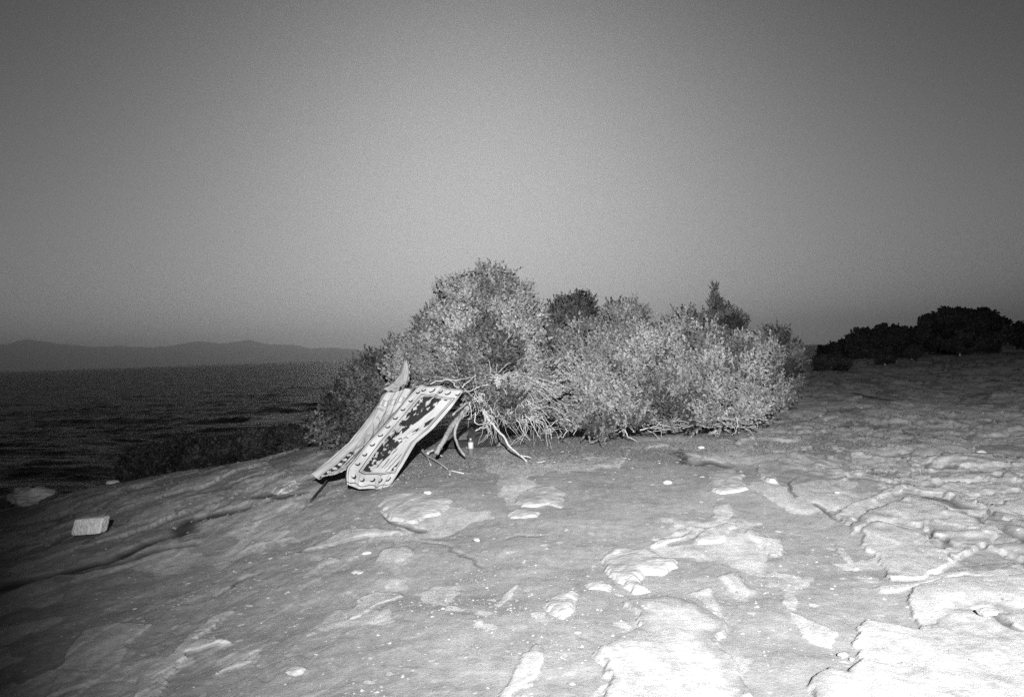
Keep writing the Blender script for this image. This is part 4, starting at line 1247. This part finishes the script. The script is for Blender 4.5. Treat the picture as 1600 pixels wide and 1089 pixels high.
q.tube(wiggle([(pa_[0], pa_[1] - .10, zt), (pb_[0], pb_[1] - .12, zt + .01)], 8, .004, rgb), .011, 6)
o_ = q.build('stick', M_twig); recentre(o_, (pa_[0], pa_[1] - .1, zt)); tag(o_, 'short pale stick leaning on the black bag under the juniper', 'stick')

# ------------------------------------------------------------------ loose rubble and litter (nobody could count it)
def chips(name, x, y, size, flat, mat, seed):
    rg = np.random.default_rng(seed)
    z = surf(x, y)
    n = len(x)
    o8 = np.array([(1, 0, 0), (0, 1, 0), (-1, 0, 0), (0, -1, 0), (.3, .2, 1), (-.1, -.1, -1)], float)
    tri = np.array([(0, 1, 4), (1, 2, 4), (2, 3, 4), (3, 0, 4), (1, 0, 5), (2, 1, 5), (3, 2, 5), (0, 3, 5)])
    P = o8[None] * (1 + rg.uniform(-.4, .4, (n, 6, 3))) + rg.uniform(-.15, .15, (n, 6, 3))
    P[..., 2] *= flat
    P[..., 1] *= rg.uniform(.4, 1, n)[:, None]
    a = rg.uniform(0, 6.28, n); ca, sa = np.cos(a)[:, None], np.sin(a)[:, None]
    X = P[..., 0] * ca - P[..., 1] * sa; Y = P[..., 0] * sa + P[..., 1] * ca
    V = np.stack([x[:, None] + X * size[:, None], y[:, None] + Y * size[:, None], z[:, None] + (P[..., 2] + flat * .25) * size[:, None]], -1).reshape(-1, 3)
    T = (tri[None] + (np.arange(n) * 6)[:, None, None]).reshape(-1, 3)
    o_ = mesh_obj(name, V, T, mat, smooth=False)
    o_['kind'] = 'stuff'
    return o_
def island_mat(name, lo, hi):
    m_, nt_, b_ = mat_new(name)
    g_ = nt_.nodes.new('ShaderNodeNewGeometry'); r_ = nt_.nodes.new('ShaderNodeValToRGB')
    r_.color_ramp.elements[0].color = grey(lo); r_.color_ramp.elements[1].color = grey(hi)
    nt_.links.new(g_.outputs['Random Per Island'], r_.inputs[0]); nt_.links.new(r_.outputs[0], b_.inputs['Base Color'])
    b_.inputs['Roughness'].default_value = .9; b_.inputs['Specular IOR Level'].default_value = .1
    return m_
rc = np.random.default_rng(77)
R_ = 3.2 * (17 / 3.2) ** rc.random(90000); A_ = np.radians(rc.uniform(-37, 37, 90000))
gx, gy = R_ * np.sin(A_), R_ * np.cos(A_)
dens = sstep(.47, .68, fbm(gx * .75 + 5, gy * .6, 4, 401, .6)) + .10
kp = rc.random(len(gx)) < dens * .5 * (.30 + .7 * sstep(.8, -1.2, gx))
gx, gy = gx[kp], gy[kp]
sz = (.003 + .013 * rc.random(len(gx)) ** 5) * (.6 + .09 * np.hypot(gx, gy))
chips('gravel', gx, gy, sz, .5, island_mat('chips_of_stone', .10, .27), 78)
# dry litter under and in front of the junipers
lx = rc.uniform(-1.6, 5.2, 16000); ly = 10.6 + .12 * lx + np.abs(rc.normal(0, 1.0, 16000)) * rc.choice([-.45, 1.2], 16000)
chips('leaf_litter', lx, ly, rc.uniform(.008, .022, 16000), .22, island_mat('dry_litter', .05, .24), 79)

# ------------------------------------------------------------------ air
hm = bpy.data.materials.new('sea_haze'); hm.use_nodes = True
nt = hm.node_tree; nt.nodes.clear()
pv = nt.nodes.new('ShaderNodeVolumePrincipled'); pv.inputs['Color'].default_value = grey(1.0)
pv.inputs['Density'].default_value = 1.7e-4; pv.inputs['Anisotropy'].default_value = 0.8
mo = nt.nodes.new('ShaderNodeOutputMaterial'); nt.links.new(pv.outputs[0], mo.inputs['Volume'])
lo, hi = np.array([-13500., -12000., -40.]), np.array([13500., 13500., 420.])
V = np.array([[(lo, hi)[i][0], (lo, hi)[j][1], (lo, hi)[k][2]] for i in (0, 1) for j in (0, 1) for k in (0, 1)])
F = np.array([(0, 1, 3, 2), (4, 6, 7, 5), (0, 4, 5, 1), (2, 3, 7, 6), (0, 2, 6, 4), (1, 5, 7, 3)])
hz_ = mesh_obj('haze', V, F, hm, smooth=False)
hz_['kind'] = 'stuff'
